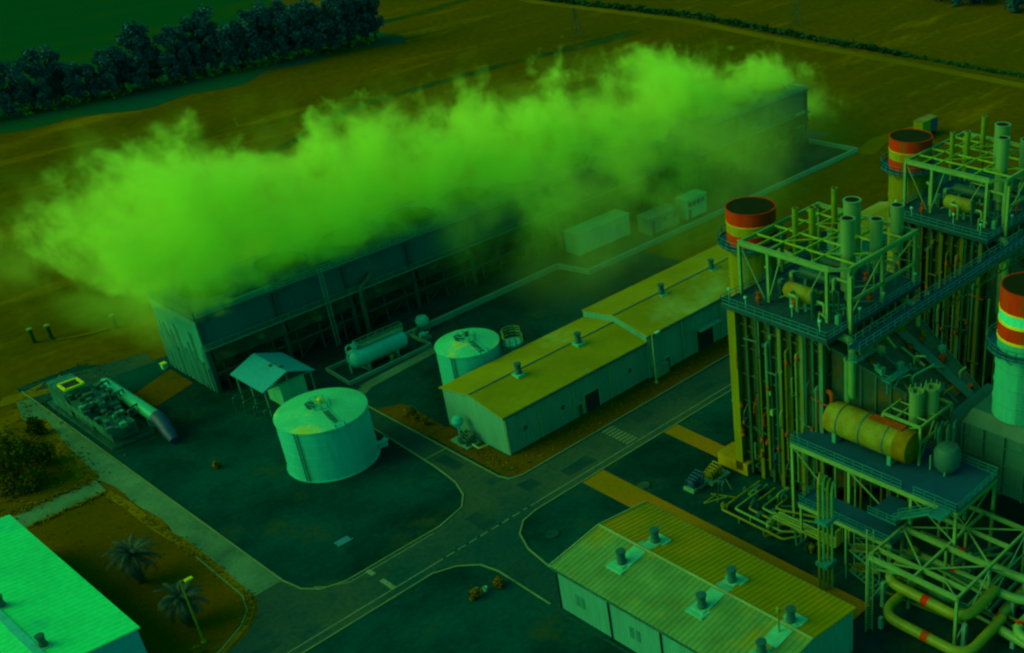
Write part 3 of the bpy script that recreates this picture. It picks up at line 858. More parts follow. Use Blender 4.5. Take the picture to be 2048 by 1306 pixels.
# ------------------------------------------------------------------ horizontal vessel in its bund
pv_ = thing("pressure_vessel", "horizontal pressure vessel with railed walkway on top in a kerbed bund", "vessel", (93, 174, 0))
b = MB().lathe((87.2, 173.6, 2.7), [(.05, 0), (1.0, .15), (1.55, .6), (1.7, 1.2), (1.7, 10.2), (1.55, 10.8), (1.0, 11.2), (.05, 11.4)], 28, 'X')
b.build("shell", M_TANK, pv_, smooth=True)
for x in (90, 95.8):
    MB().box(x-.3, x+.3, 172.3, 174.9, 0, 1.6).build("saddle", M_CONC, pv_)
b = MB().box(89, 98.2, 172.9, 174.3, 4.45, 4.52)
b.rail([(89, 172.9, 4.5), (98.2, 172.9, 4.5), (98.2, 174.3, 4.5), (89, 174.3, 4.5)], 1.1, 1.5, .08, True)
b.build("walkway", M_STEELD, pv_)
b = MB().lathe((88.9, 173.6, 4.3), [(.5, 0), (.5, .6), (.7, .6), (.7, .8), (.2, .85), (.2, 1.4)], 14)
b.tube(bend([(88.9, 173.6, 5.5), (87.2, 173.6, 5.5), (87.2, 173.6, .3)], .5), .14, 8)
b.build("valve", M_TANK, pv_, smooth=True)
bd = MB().strip([(84.8, 170.6), (101.8, 171.2), (101.9, 178), (85.2, 178.2), (84.8, 170.6)], .3, -.1, .7)
bd.build("bund_wall", M_CONC, loc=(93, 174, 0))
tag(bpy.data.objects["bund_wall"], "low concrete bund wall round the horizontal pressure vessel", "wall")
p_ = thing("valve_skid", "small red and pale valve set beside the pressure vessel", "valve", (94.5, 171.9, 0))
MB().box(93.8, 95.2, 171.5, 172.2, 0, .5).lathe((94.2, 171.9, .5), [(.25, 0), (.25, .5), (.4, .55), (.4, .8)], 10).build("body", M_PIPE, p_)
MB().lathe((94.9, 171.9, .5), [(.3, 0), (.45, .2), (.45, .7), (.1, .8)], 10).build("hand_wheel", M_RUST, p_)
s_ = thing("spherical_pot", "small round pot tank on legs at the end of the basin wall", "tank", (104.8, 177.5, 0))
MB().lathe((104.8, 177.4, 1.0), [(.1, 0), (.9, .25), (1.25, .9), (1.25, 1.3), (.9, 2.0), (.1, 2.25)], 18).build("body", M_TANK, s_, smooth=True)
for ax, ay in ((.8, .5), (-.8, .5), (.8, -.6), (-.8, -.6)):
    MB().beam((104.8+ax, 177.4+ay, 0), (104.8+ax, 177.4+ay, 1.5), .16).build("leg", M_STEELD, s_)
MB().tube(bend([(103.8, 177.2, 1.4), (102.4, 176.8, 1.4), (102.4, 176.8, .2)], .3), .14, 8).build("pipe", M_PIPE, s_, smooth=True)
ps = thing("pump_set", "low pump set between the pot tank and the pressure vessel", "pump", (102.9, 174.8, 0))
MB().box(101.9, 104.1, 174.1, 175.3, 0, .4).build("baseplate", M_CONC, ps)
MB().lathe((102.1, 174.7, .95), [(.4, 0), (.5, .1), (.5, 1.0), (.3, 1.1), (.3, 1.8)], 14, 'X').build("motor", M_TANK, ps, smooth=True)

# railed round platform poking up behind the roof
rp = thing("round_platform", "railed round platform on a column behind the yellow roof", "platform", (103.6, 148.6, 0))
MB().lathe((103.6, 148.6, 0), [(.5, 0), (.5, 6.4), (1.7, 7.3), (1.75, 7.5), (.1, 7.52)], 18).build("column", M_TANK, rp, smooth=True)
b = MB()
ring = [(103.6+1.7*math.cos(R_(x)), 148.6+1.7*math.sin(R_(x)), 7.5) for x in range(0, 360, 36)]
b.rail(ring, 1.2, 1.1, .09, True)
b.rail([(p[0], p[1], p[2]+1.2) for p in ring[:6]], 1.0, 1.1, .08)
b.build("railing", M_STEEL, rp)

# ------------------------------------------------------------------ cabins by the basin wall
cab = []
def cabin(x0, x1, y0, y1, h, m, label, vents):
    t = thing("equipment_cabin", label, "cabin", ((x0+x1)/2, (y0+y1)/2, 0), "equipment cabins along the cooling tower")
    MB().box(x0, x1, y0, y1, .4, h).build("body", m, t)
    MB().box(x0-.15, x1+.15, y0-.15, y1+.15, h+.003, h+.2).build("roof", m, t)
    for i in range(4):
        MB().box(x0+.5+i*(x1-x0-1.4)/3, x0+.9+i*(x1-x0-1.4)/3, y0+.3, y1-.3, 0, .4).build("support", M_CONC, t)
    for i in range(vents):
        xx = x0+1.2+i*(x1-x0-2.4)/max(1, vents-1)
        MB().box(xx-.5, xx+.5, y0-.09, y0-.003, h-1.6, h-.6).build("vent_grille", M_VENT, t)
    MB().box(x0+.6, x0+1.5, y0-.07, y0-.003, .5, 2.5).build("door", M_VENT if vents else m, t)
    return t
cabin(144.7, 159.6, 179.0, 183.0, 5.0, M_PALEC, "long pale cabin in the mist beside the cooling tower basin wall", 0)
cabin(161.4, 170.4, 174.6, 178.4, 4.0, M_GREY, "grey low cabin between the long pale cabin and the speckled one", 3)
cabin(172.6, 179.2, 174.4, 177.6, 4.8, M_PALEC, "short pale cabin with dark vent openings on the basin edge", 4)

# ------------------------------------------------------------------ boiler unit (built once, copied)
def boiler(label):
    x0, x1, y0, y1, zt = 106.6, 125.6, 83.6, 99.6, 28.2
    t = thing("heat_recovery_boiler", label, "boiler", (106, 92, 0), "heat recovery boilers")
    MB().box(x0, x1, y0, y1, .8, zt).build("casing", M_CASE, t)
    ys = [99.35, 97.2, 95.0, 93.0, 91.1, 89.2, 87.2, 85.4, 83.8]
    for i, y in enumerate(ys):
        c = MB()
        w = .95 if i == 0 else .42
        c.box(x0-.62 if i else x0-1.1, x0-.002, y-w/2, y+w/2, .6, zt-.05)
        if i % 2 == 0:
            c.box(x0-.78 if i else x0-1.2, x0-.625 if i else x0-1.11, y-w*.75, y+w*.75, .6, zt-.05)
        c.build("column", (M_SHAFT if i == 0 else (M_COLM, M_CASE, M_COLM, M_PIPED)[i % 4]), t)  # brighter corner and alternating tones put sunlit edges into the column colours
    c = MB()
    for z in (4, 8.5, 13, 17.5, 22, 25.5):
        c.box(x0-.42, x0-.003, y0+.1, y1-.9, z-.14, z+.14)
        c.box(x0+.2, x1, y0-.42, y0-.003, z-.14, z+.14)
    c.build("stiffener", M_CASE, t)
    rr = random.Random(5)
    for i in range(8):
        y = 84.6+i*1.75
        c = MB(); r = .12+.14*rr.random()
        z0 = rr.choice((1, 3, 6)); z1 = rr.choice((27.6, 24, 20, 27.6))
        c.tube(bend([(x0-.85, y, z0), (x0-.85, y, z1), (x0+.1, y, z1)], .3), r, 8)
        c.build("side_pipe", rr.choice((M_COLM, M_PIPED, M_PIPED, M_PIPE)), t, smooth=True)
    for i in range(14):
        y, z = 85+14*rr.random(), 3+23*rr.random()
        c = MB().lathe((x0-.95, y, z), [(.15, 0), (.3, .15), (.3, .5), (.12, .7), (.12, 1.0)], 10)
        c.build("valve", M_RUST, t, smooth=True)
    # platform on top
    px0, px1, py0, py1, pz = 104.9, 127.0, 82.0, 100.6, 28.5
    MB().box(px0, px1, py0, py1, pz-.28, pz).box(px0-.03, px0+.12, py0-.03, py1+.03, pz-.62, pz-.282).box(px0, px1, py0-.03, py0+.12, pz-.62, pz-.284).build("platform", M_GRATED, t)
    c = MB().rail([(px0, py0, pz), (px0, py1, pz), (px1, py1, pz), (px1, py0, pz)], 1.15, 1.6, .08, True)
    c.build("railing", M_RAIL, t)
    c = MB()
    for i in range(9): c.beam((px0+.2, py1-1.2-i*2.1, pz-.5), (x0-.2, py1-1.2-i*2.1, pz-2.2), .14)
    split_build(c, "bracket", M_STEELD, t)
    # drums, headers and valves on the platform
    for (xx, ya, yb, z, r, m) in ((110.6, 88.0, 93.6, 30.6, 1.15, M_DRUM), (116.2, 88.5, 95.5, 30.6, .85, M_PIPED), (121.0, 88.5, 95.5, 30.6, .85, M_PIPED)):
        c = MB().lathe((xx, ya, z), [(.05, 0), (r*.7, .12), (r, .6), (r, yb-ya-.6), (r*.7, yb-ya-.12), (.05, yb-ya)], 22, 'Y')
        c.build("steam_drum", m, t, smooth=True)
        c = MB()
        for y in (ya+1.5, yb-1.5): c.box(xx-.8, xx+.8, y-.2, y+.2, pz, z-r*.6)
        split_build(c, "saddle", M_STEELD, t)
    for i in range(12):
        xx, yy = 107.4+17*rr.random(), 84.2+14*rr.random()
        c = MB(); z = 30.2+2.6*rr.random()
        x2 = xx+rr.uniform(-3.5, 3.5); y2 = yy+rr.uniform(-3.5, 3.5)
        c.tube(bend([(xx, yy, pz), (xx, yy, z), (x2, yy, z), (x2, y2, z), (x2, y2, pz+.6)], .45), .14+.12*rr.random(), 8)
        c.build("pipe_loop", rr.choice((M_PIPE, M_PIPEY, M_PIPED, M_STEEL)), t, smooth=True)
    for i in range(10):
        xx, yy = 106.4+18*rr.random(), 83.6+15.5*rr.random()
        c = MB().lathe((xx, yy, pz), [(.12, 0), (.12, .6), (.4, .7), (.45, 1.2), (.15, 1.4), (.15, 1.9), (.42, 1.92), (.42, 2.0), (.05, 2.02)], 10)
        c.build("valve", rr.choice((M_PIPE, M_VENT, M_RUST, M_PIPED)), t, smooth=True)
    for i in range(46):
        xx, yy = 107.2+17.6*rr.random(), 83.4+15.8*rr.random()
        c = MB(); q = i % 4
        if q == 0: c.box(xx-.4, xx+.4, yy-.3, yy+.3, pz, pz+.5+1.2*rr.random())
        elif q == 1: c.tube(bend([(xx, yy, pz), (xx, yy, pz+.9+rr.random()), (xx+rr.uniform(-2, 2), yy+rr.uniform(-2, 2), pz+.9+rr.random())], .3), .1, 6)
        elif q == 2: c.lathe((xx, yy, pz), [(.2, 0), (.2, .8), (.35, .85), (.35, 1.1), (.1, 1.2), (.1, 1.7)], 8)
        else: c.beam((xx, yy, pz+1.6), (xx+rr.uniform(-3, 3), yy+rr.uniform(-3, 3), pz+1.6+rr.random()), .22, .12)
        c.build("fitting", rr.choice((M_PIPE, M_PIPED, M_VENT, M_STEELD, M_PIPED)), t, smooth=True)
    for i in range(40):
        yy, z = 84.2+15*rr.random(), 1.5+25*rr.random()
        c = MB(); q = i % 3
        if q == 0: c.box(x0-.7-.3*rr.random(), x0-.003, yy-.25, yy+.25, z, z+.4+.8*rr.random())
        elif q == 1: c.beam((x0-.9, yy, z), (x0-.9, yy+rr.uniform(-3.5, 3.5), z+rr.uniform(-.4, .4)), .16)
        else: c.tube(bend([(x0-.2, yy, z), (x0-1.15, yy, z), (x0-1.15, yy, z+1.2+2*rr.random()), (x0-.2, yy, z+1.6+2*rr.random())], .3), .1, 6)
        c.build("fitting", rr.choice((M_PIPE, M_PIPED, M_VENT, M_COLM, M_RUST, M_GRATE)), t, smooth=True)
    for (xx, yy, h) in ((106.2, 100.2, 1.6), (106.0, 97.0, 1.3), (107.5, 90.0, 1.4), (106.2, 84.2, 1.5), (118, 82.3, 1.5), (125.9, 82.4, 1.5), (112.5, 82.3, 1.4)):
        c = MB().beam((xx, yy, pz), (xx, yy, pz+h), .07).lathe((xx, yy, pz+h), [(.05, 0), (.24, .08), (.24, .3), (.05, .4)], 8)
        c.build("lamp", M_LAMP, t, smooth=True)
    # roof frame
    zt2 = 36.0
    A, Bp, Cp, Dp = (109.0, 100.4), (109.2, 85.2), (110.6, 82.7), (126.6, 83.0)
    fr = MB()
    posts = [(109.0, 100.4), (109.2, 95.4), (109.2, 85.2), (111.0, 82.9), (118.6, 82.9), (126.6, 83.0), (126.6, 100.2), (118, 100.3)]
    for p in posts:
        fr2 = MB().ibeam((p[0], p[1], pz), (p[0], p[1], zt2), .42, .46)
        fr2.build("post", M_STEEL, t)
    fr.ibeam((109, 100.6, zt2+.2), (109.2, 84.9, zt2+.2), .42, .75)
    fr.ibeam((109.2, 84.9, zt2+.2), (111, 82.7, zt2+.2), .25, .4)
    fr.ibeam((111, 82.8, zt2+.2), (126.8, 82.9, zt2+.2), .42, .7)
    fr.ibeam((126.6, 83.2, zt2+.18), (126.6, 100.6, zt2+.18), .35, .6)
    fr.ibeam((109.3, 100.4, zt2+.18), (126.4, 100.4, zt2+.18), .3, .5)
    gr = MB()
    for y in (97.6, 95.4, 91.6, 88.2):
        gr.ibeam((109.3, y, zt2+.25), (126.4, y, zt2+.25), .18, .28)
    for x in (112.6, 116.4, 120.2, 123.6):
        gr.ibeam((x, 83.1, zt2+.28), (x, 100.2, zt2+.28), .16, .24)
    gr.beam((112.6, 88.2, zt2+.45), (116.4, 83.2, zt2+.45), .14); gr.beam((116.4, 91.6, zt2+.45), (120.2, 88.2, zt2+.45), .14)
    gr.beam((112.6, 95.4, zt2+.45), (116.4, 91.6, zt2+.45), .14); gr.beam((120.2, 95.4, zt2+.45), (123.6, 91.6, zt2+.45), .14)
    fr.build("roof_frame", M_STEEL, t)
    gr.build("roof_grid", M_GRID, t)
    br = MB()
    br.beam((109.1, 95.2, pz+1), (109.1, 93.0, zt2), .14)
    br.beam((109.1, 100.2, zt2-.4), (109.1, 96.2, pz+.4), .12)
    br.beam((111, 82.9, 29), (118.6, 82.9, 35.6), .16); br.beam((118.6, 82.95, 32), (126.6, 82.95, 35.6), .16)
    br.beam((111, 82.85, 33.6), (118.6, 82.85, 31.2), .14); br.beam((118.6, 82.85, 35.4), (126.6, 82.85, 31.6), .14)
    br.ibeam((111, 82.9, 31.4), (126.6, 82.9, 31.4), .3, .42)
    br.beam((109.2, 86, zt2), (109.2, 88.5, 31.5), .12)
    split_build(br, "brace", M_STEEL, t)
    # vent silencers
    for (xx, yy, zb, ztop, r) in ((120.6, 89.6, 33.0, 41.2, 1.25), (114.9, 86.1, 30.6, 41.2, .98), (119.0, 84.3, 33.6, 40.2, .9), (125.2, 85.2, 33.0, 40.0, .95),
                                  (122.6, 94.2, 33.0, 41.2, .45), (117.5, 94.2, 33.0, 40.0, .5), (116.2, 96.2, 33.0, 39.8, .42)):
        c = MB().lathe((xx, yy, 0), [(r*.45, zb-1.2), (r*.45, zb), (r, zb+.35), (r, ztop), (r*1.06, ztop), (r*1.06, ztop+.12), (r*.82, ztop+.12), (r*.82, ztop-.5), (r*.78, ztop-.5)], 24)
        s = c.build("vent_silencer", M_SIL if r > .6 else M_PIPEY, t, smooth=True)
        MB().lathe((xx, yy, 0), [(r*.80, ztop+.02), (r*.80, ztop+.06)], 20).build("mouth", M_BLACK, s)
    # inlet duct sloping towards the turbine
    A_ = [(107.4, 83.2, 3), (124.8, 83.2, 3), (124.8, 83.2, 26), (107.4, 83.2, 26)]
    B_ = [(114.6, 68.4, 6.5), (123.4, 68.4, 6.5), (123.4, 68.4, 16.5), (114.6, 68.4, 16.5)]
    c = MB(); c.add(A_+B_, [(0,1,2,3), (7,6,5,4), (0,4,5,1), (1,5,6,2), (2,6,7,3), (3,7,4,0)])
    c.build("inlet_duct", M_DUCT, t)
    c = MB()
    for i in range(1, 8):
        q = i/8
        P = [Vector(a).lerp(Vector(b_), q) for a, b_ in zip(A_, B_)]
        for u, v in ((2, 3), (3, 0), (1, 2)):
            c.beam(P[u], P[v], .22, .3)
    for fr_ in (.0, .33, .66, 1):
        c.beam(Vector(A_[3]).lerp(Vector(A_[2]), fr_), Vector(B_[3]).lerp(Vector(B_[2]), fr_), .2, .24)
    c.build("duct_rib", M_DUCT2, t)
    c = MB()
    a, b_ = Vector((119.2, 82.4, 25.8)), Vector((120.2, 68.2, 17.4))
    c.beam(a, b_, 1.7, .2)
    c.build("sloping_tray", M_DUCT2, t)
    for i, (xx, z) in enumerate(((108.6, 27.4), (110.2, 26.2), (123.2, 27.0))):
        c = MB().tube(bend([(xx, 83.6, z), (xx, 80.6-.4*i, z), (xx, 80.6-.4*i, z-9), (xx+2.4, 80.6-.4*i, z-9), (xx+2.4, 83.6, z-9)], 1.3), .55-.1*i, 12)
        c.build("riser_pipe", M_PIPE if i != 1 else M_PIPED, t, smooth=True)
    for i in range(34):
        q, fx_ = rr.uniform(.06, .92), rr.uniform(.05, .95)
        P0 = Vector(A_[3]).lerp(Vector(B_[3]), q); P1 = Vector(A_[2]).lerp(Vector(B_[2]), q)
        p = P0.lerp(P1, fx_)
        c = MB(); k_ = i % 4
        if k_ == 0: c.tube(bend([p+Vector((0, 0, -.2)), p+Vector((0, 0, 1.2)), p+Vector((rr.uniform(-4, 4), rr.uniform(-2, 2), 1.6))], .4), .16, 8)
        elif k_ == 1: c.box(p.x-.5, p.x+.5, p.y-.4, p.y+.4, p.z-.5, p.z+.9)
        elif k_ == 2: c.beam(p+Vector((0, 0, .4)), p+Vector((rr.uniform(-1, 1), -3.5, -1.6)), .3, .2)
        else: c.lathe((p.x, p.y, p.z-.3), [(.3, 0), (.3, 1.0), (.45, 1.05), (.45, 1.3), (.1, 1.4)], 10)
        c.build("fitting", rr.choice((M_PIPED, M_PIPE, M_VENT, M_COLM, M_STEELD, M_RUST)), t, smooth=True)
    for q in (.22, .5, .78):
        P0 = Vector(A_[3]).lerp(Vector(B_[3]), q); P1 = Vector(A_[2]).lerp(Vector(B_[2]), q)
        zz = P0.z+.9
        c = MB().box(P0.x-1.2, P0.x+3.6, P0.y-.7, P0.y+.7, zz-.1, zz)
        c.rail([(P0.x-1.2, P0.y-.7, zz), (P0.x+3.6, P0.y-.7, zz)], 1.0, 1.2, .07).rail([(P0.x-1.2, P0.y+.7, zz), (P0.x-1.2, P0.y-.7, zz)], 1.0, 1.2, .07)
        for xx in (P0.x-1.0, P0.x+3.2): c.beam((xx, P0.y, zz-.1), (xx, P0.y, zz-2.0), .14)
        c.build("access_landing", M_RAIL, t)
    for i in range(9):
        yy = 82.0-1.5*i; zt_ = 24-1.0*i
        c = MB().tube([(106.6+.35*(i % 3), yy, .3), (106.6+.35*(i % 3), yy, zt_*rr.uniform(.6, .95))], .17, 8)
        c.build("side_pipe", rr.choice((M_PIPE, M_PIPED, M_COLM)), t, smooth=True)
    for i in range(7):
        xx = 112.5+i*1.9
        c = MB().tube([(xx, 83.0, 8+rr.random()*5), (xx, 83.0, 28)], .2, 8)
        c.build("side_pipe", rr.choice((M_PIPE, M_PIPED, M_PIPEY)), t, smooth=True)
    for (xa, ya, zb) in ((114.7, 80.8, 25), (127.0, 80.8, 25), (109.6, 81.6, 36)):
        MB().ibeam((xa, ya, 0), (xa, ya, zb), .45, .45).build("support_column", M_STEEL, t)
    c = MB().ibeam((114.7, 80.8, 25), (127, 80.8, 25), .4, .55)
    c.beam((114.7, 80.8, 22), (120, 80.8, 24.8), .16)
    for i in range(5): c.beam((115.5+i*2.6, 80.8, 25), (114.5+i*2.6, 83.4, 25.2), .22)
    split_build(c, "support_beam", M_STEEL, t)
    for i in range(3):
        xx = 108.6+i*1.5
        c = MB().tube(bend([(xx, 81.4, 15), (xx, 81.4, 24.6), (xx, 83.3, 24.6)], 1.0), .5, 12)
        c.build("riser_pipe", M_PIPE if i % 2 == 0 else M_PIPED, t, smooth=True)
    return t
b1 = boiler("nearer boiler tower with yellow-lit columns, roof frame and cluster of vent silencers")
b2 = copy_tree(b1)
b2.location.x += 40.6
b2["label"] = "farther boiler tower behind the blue walkway bridge, at the right edge"

# ------------------------------------------------------------------ exhaust stacks
def stack(c, r, ztop, label, shaft, zbase=0, pale=False):
    t = thing("exhaust_stack", label, "chimney", (c[0], c[1], zbase), "red and pale banded exhaust stacks")
    z1, z2, z3 = (ztop-2.9, ztop-4.6, ztop-6.9) if pale else (ztop-1.95, ztop-3.5, ztop-5.2)
    s = MB().lathe((c[0], c[1], 0), [(r*.985, zbase), (r*.985, z3-.01)], 56)
    s.build("shaft", shaft, t, smooth=True)
    s = MB()
    for z in [zbase+(z3-zbase)*q for q in (.2, .42, .64, .84)]:
        s.lathe((c[0], c[1], z), [(r*.985, 0), (r+.06, .02), (r+.06, .18), (r*.985, .2)], 56)
    s.build("shaft_ring", shaft, t, smooth=True)
    MB().lathe((c[0], c[1], 0), [(r, z1), (r, ztop-.08), (r+.05, ztop-.06), (r+.05, ztop), (r-.14, ztop), (r-.14, z1)], 56).build("red_band", M_RED, t, smooth=True)
    MB().lathe((c[0], c[1], 0), [(r, z2), (r, z1-.01), (r-.2, z1-.01)], 56).build("pale_band", M_BAND3 if pale else M_BAND, t, smooth=True)
    MB().lathe((c[0], c[1], 0), [(r, z3), (r, z2-.01), (r-.2, z2-.01)], 56).build("red_band", M_RED, t, smooth=True)
    MB().lathe((c[0], c[1], 0), [(r+.001, z1-.22), (r+.07, z1-.2), (r+.07, z1), (r+.001, z1+.02)], 56).build("seam", M_YRIM3 if pale else M_YRIM, t, smooth=True)
    if pale:
        MB().lathe((c[0], c[1], 0), [(r+.001, z2-.22), (r+.05, z2-.2), (r+.05, z2+.16), (r+.001, z2+.18)], 56).build("seam", M_YRIM3 if pale else M_YRIM, t, smooth=True)
        MB().lathe((c[0], c[1], 0), [(r+.001, z3-.22), (r+.05, z3-.2), (r+.05, z3+.16), (r+.001, z3+.18)], 56).build("seam", M_YRIM3 if pale else M_YRIM, t, smooth=True)
    MB().lathe((c[0], c[1], 0), [(r-.16, ztop-.06), (r-.16, ztop-9)], 48).build("flue_lining", M_BLACK, t, smooth=True)
    zp = ztop-5.3 if not pale else ztop-8.6
    MB().lathe((c[0], c[1], zp), [(r+.02, 0), (r+1.35, 0), (r+1.35, .16), (r+.02, .16), (r+.02, 0)], 40).build("ring_platform", M_GRATE, t)
    q = MB().rail([(c[0]+(r+1.3)*math.cos(R_(a)), c[1]+(r+1.3)*math.sin(R_(a)), zp+.16) for a in range(0, 360, 15)], 1.2, 1.5, .07, True)
    q.build("railing", M_RAIL, t)
    q = MB()
    for a in range(0, 360, 30):
        ca, sa = math.cos(R_(a)), math.sin(R_(a))
        q.beam((c[0]+r*ca, c[1]+r*sa, zp-1.2), (c[0]+(r+1.2)*ca, c[1]+(r+1.2)*sa, zp-.05), .1)
    split_build(q, "bracket", M_STEELD, t)
    a = R_(205)
    px, py = c[0]+(r+.25)*math.cos(a), c[1]+(r+.25)*math.sin(a)
    q = MB(); sx, sy = -math.sin(a)*.3, math.cos(a)*.3
    q.beam((px-sx, py-sy, zbase), (px-sx, py-sy, zp), .07); q.beam((px+sx, py+sy, zbase), (px+sx, py+sy, zp), .07)
    for z in range(int((zp-zbase)/.5)): q.beam((px-sx, py-sy, zbase+.4+z*.5), (px+sx, py+sy, zbase+.4+z*.5), .05)
    q.build("ladder", M_STEELD, t)
    return t
stack((116.4, 104.6), 3.62, 38.2, "banded exhaust stack beside the nearer boiler tower", M_SHAFT)
stack((156.6, 104.2), 3.62, 37.8, "banded exhaust stack beside the farther boiler tower", M_SHAFT)
stack((119.2, 60.6), 3.75, 37.2, "banded bypass stack with bright pale band at the right edge", M_SHAFT3, 18.6, True)

# bypass duct block under the third stack
bb = thing("bypass_duct_block", "big pale ribbed duct block under the bypass stack", "duct", (121, 58, 0))
c = MB(); c.add([(115.2, 47, 7.5), (125.5, 47, 7.5), (125.5, 67, 7.5), (115.2, 67, 7.5), (115.2, 47, 16.6), (125.5, 47, 16.6), (125.5, 67, 16.6), (115.2, 67, 16.6),
                 (116.2, 48, 18.6), (124.5, 48, 18.6), (124.5, 66, 18.6), (116.2, 66, 18.6)],
                [(0,3,2,1), (0,1,5,4), (1,2,6,5), (2,3,7,6), (3,0,4,7), (4,5,9,8), (5,6,10,9), (6,7,11,10), (7,4,8,11), (8,9,10,11)])
c.build("body", M_DUCT2, bb)
c = MB()
for y in (47.3, 50.5, 53.8, 57, 60.3, 63.5, 66.7): c.box(114.85, 115.197, y-.12, y+.12, 7.5, 16.6)
for z in (9, 12.2, 15): c.box(114.95, 115.194, 47, 67, z-.1, z+.1)
c.build("rib", M_DUCT2, bb)
for (x, y) in ((116, 48), (116, 66), (124.5, 48), (124.5, 66)):
    MB().ibeam((x, y, 0), (x, y, 7.5), .6, .6).build("leg", M_STEELD, bb)
c = MB(); c.hull8([(115.6, 67.02, 9), (125, 67.02, 9), (124, 68.35, 9), (114.4, 68.35, 9)], [(115.6, 67.02, 17), (125, 67.02, 17), (124, 68.35, 18), (114.4, 68.35, 18)])
c.build("expansion_joint", M_DUCT2, bb)
tb = thing("turbine_enclosure", "dark turbine enclosure beyond the steel frame at the right edge", "enclosure", (121, 30, 0))
MB().box(114, 130, 8, 46, 0, 9).build("body", M_DUCT2, tb)
MB().box(113.7, 130.3, 7.7, 46.3, 9.003, 9.4).build("roof", M_DUCT2, tb)
for y in (14, 22, 30, 38): MB().box(113.9, 113.997, y, y+3, 1, 4).build("louvre", M_VENT, tb)

# ------------------------------------------------------------------ walkway bridge between the boilers
wk = thing("walkway_bridge", "blue grated walkway bridge linking the two boiler towers", "bridge", (127, 79.6, 28))
y0, y1, z = 77.9, 79.7, 27.6
MB().box(106.5, 152, y0, y1, z-.15, z).build("deck", M_GRATE, wk)
MB().rail([(106.5, y0, z), (152, y0, z)], 1.2, 1.6, .09).build("railing", M_RAIL, wk)
MB().rail([(106.5, y1, z), (152, y1, z)], 1.2, 1.6, .09).build("railing", M_RAIL, wk)
c = MB()
for yy in (y0, y1):
    c.beam((106.5, yy, z-.3), (152, yy, z-.3), .2, .3); c.beam((126.6, yy, z-2.2), (152, yy, z-2.2), .16)
    for i in range(11):
        xx = 126.6+i*2.3
        c.beam((xx, yy, z-2.2), (xx+1.15, yy, z-.4), .11); c.beam((xx+1.15, yy, z-.4), (xx+2.3, yy, z-2.2), .11)
c.build("truss", M_COLM, wk)
c = MB()
for i in range(3): c.tube([(107, y0+.35+i*.5, z+.25), (151.8, y0+.35+i*.5, z+.25)], .16, 8)
c.build("pipe", M_BLUE, wk, smooth=True)

# ------------------------------------------------------------------ feedwater deck, drum and frames in front
dk = thing("equipment_deck", "high blue-grated equipment deck on steel legs in front of the boiler", "platform", (106.5, 72, 0))
X0, X1, Y0, Y1, Z = 101.6, 111.6, 59.0, 86.0, 13.0
MB().box(X0, X1, Y0, Y1, Z-.2, Z).build("deck", M_GRATE, dk)
c = MB()
for a, b_ in (((X0, Y0), (X0, Y1)), ((X0, Y0), (X1, Y0)), ((X1, Y0), (X1, Y1)), ((X0, Y1), (X1, Y1))):
    c.ibeam((*a, Z-.55), (*b_, Z-.55), .3, .66)
for y in (66, 72.5, 79): c.ibeam((X0, y, Z-.5), (X1, y, Z-.5), .25, .5)
c.build("deck_beam", M_STEEL, dk)
MB().rail([(X0, Y1, Z), (X0, 67.5, Z)], 1.15, 1.5, .09).rail([(X0, 65.6, Z), (X0, Y0, Z), (X1, Y0, Z), (X1, Y1, Z)], 1.15, 1.5, .09).build("railing", M_RAIL, dk)
for x, y in ((X0+.2, Y0+.2), (X1-.2, Y0+.2), (X0+.2, 66), (X1-.2, 66), (X0+.2, 76), (X1-.2, 76), (X0+.2, 85.8), (X1-.2, 85.8)):
    MB().ibeam((x, y, 0), (x, y, Z-.9), .4, .4).build("leg", M_STEEL, dk)
c = MB()
c.beam((X0+.2, 85.6, Z-1), (X0+.2, 78, 5.5), .16); c.beam((X0+.2, 76, Z-1), (X0+.2, 68, 7), .16); c.beam((X0+.2, 59.4, 8), (X0+.2, 65.8, Z-1), .16)
c.beam((X0+.3, 59.3, 8), (X1-.3, 59.3, Z-1), .16)
split_build(c, "brace", M_STEEL, dk)
# lower landing and stair
MB().box(97.6, 101.4, 66.0, 81.5, 6.8, 7.0).box(98.5, 103.6, 66.0, 70.5, 9.4, 9.6).build("landing", M_GRATE, dk)
c = MB().rail([(101.2, 81.5, 7), (97.6, 81.5, 7), (97.6, 66, 7), (101, 66, 7)], 1.1, 1.4, .08)
c.rail([(98.5, 70.5, 9.6), (98.5, 66, 9.6), (101.4, 66, 9.6)], 1.1, 1.4, .08)
c.build("railing", M_RAIL, dk)
c = MB()
for sx in (0, 1.1):
    c.beam((99.2+sx, 67.0, 9.6), (101.5, 67.0+sx, 13) if False else (99.2+sx, 61.5, 13), .1, .3)
for i in range(14): c.beam((99.2, 67-i*.4, 9.7+i*.25), (100.3, 67-i*.4, 9.7+i*.25), .3, .05)
c.rail([(99.15, 67, 9.6), (99.15, 61.5, 13)], 1.0, 1.2, .07); c.rail([(100.35, 67, 9.6), (100.35, 61.5, 13)], 1.0, 1.2, .07)
c.box(98.9, 101.4, 59.6, 61.5, 12.85, 13.0)
c.build("stair", M_RAIL, dk)
for x, y in ((97.8, 81.2), (97.8, 73.5), (97.8, 66.3)):
    MB().ibeam((x, y, 0), (x, y, 6.8), .3, .3).build("leg", M_STEEL, dk)
c = MB().ibeam((97.6, 66, 6.5), (97.6, 81.5, 6.5), .25, .55)
c.build("landing_beam", M_STEEL, dk)

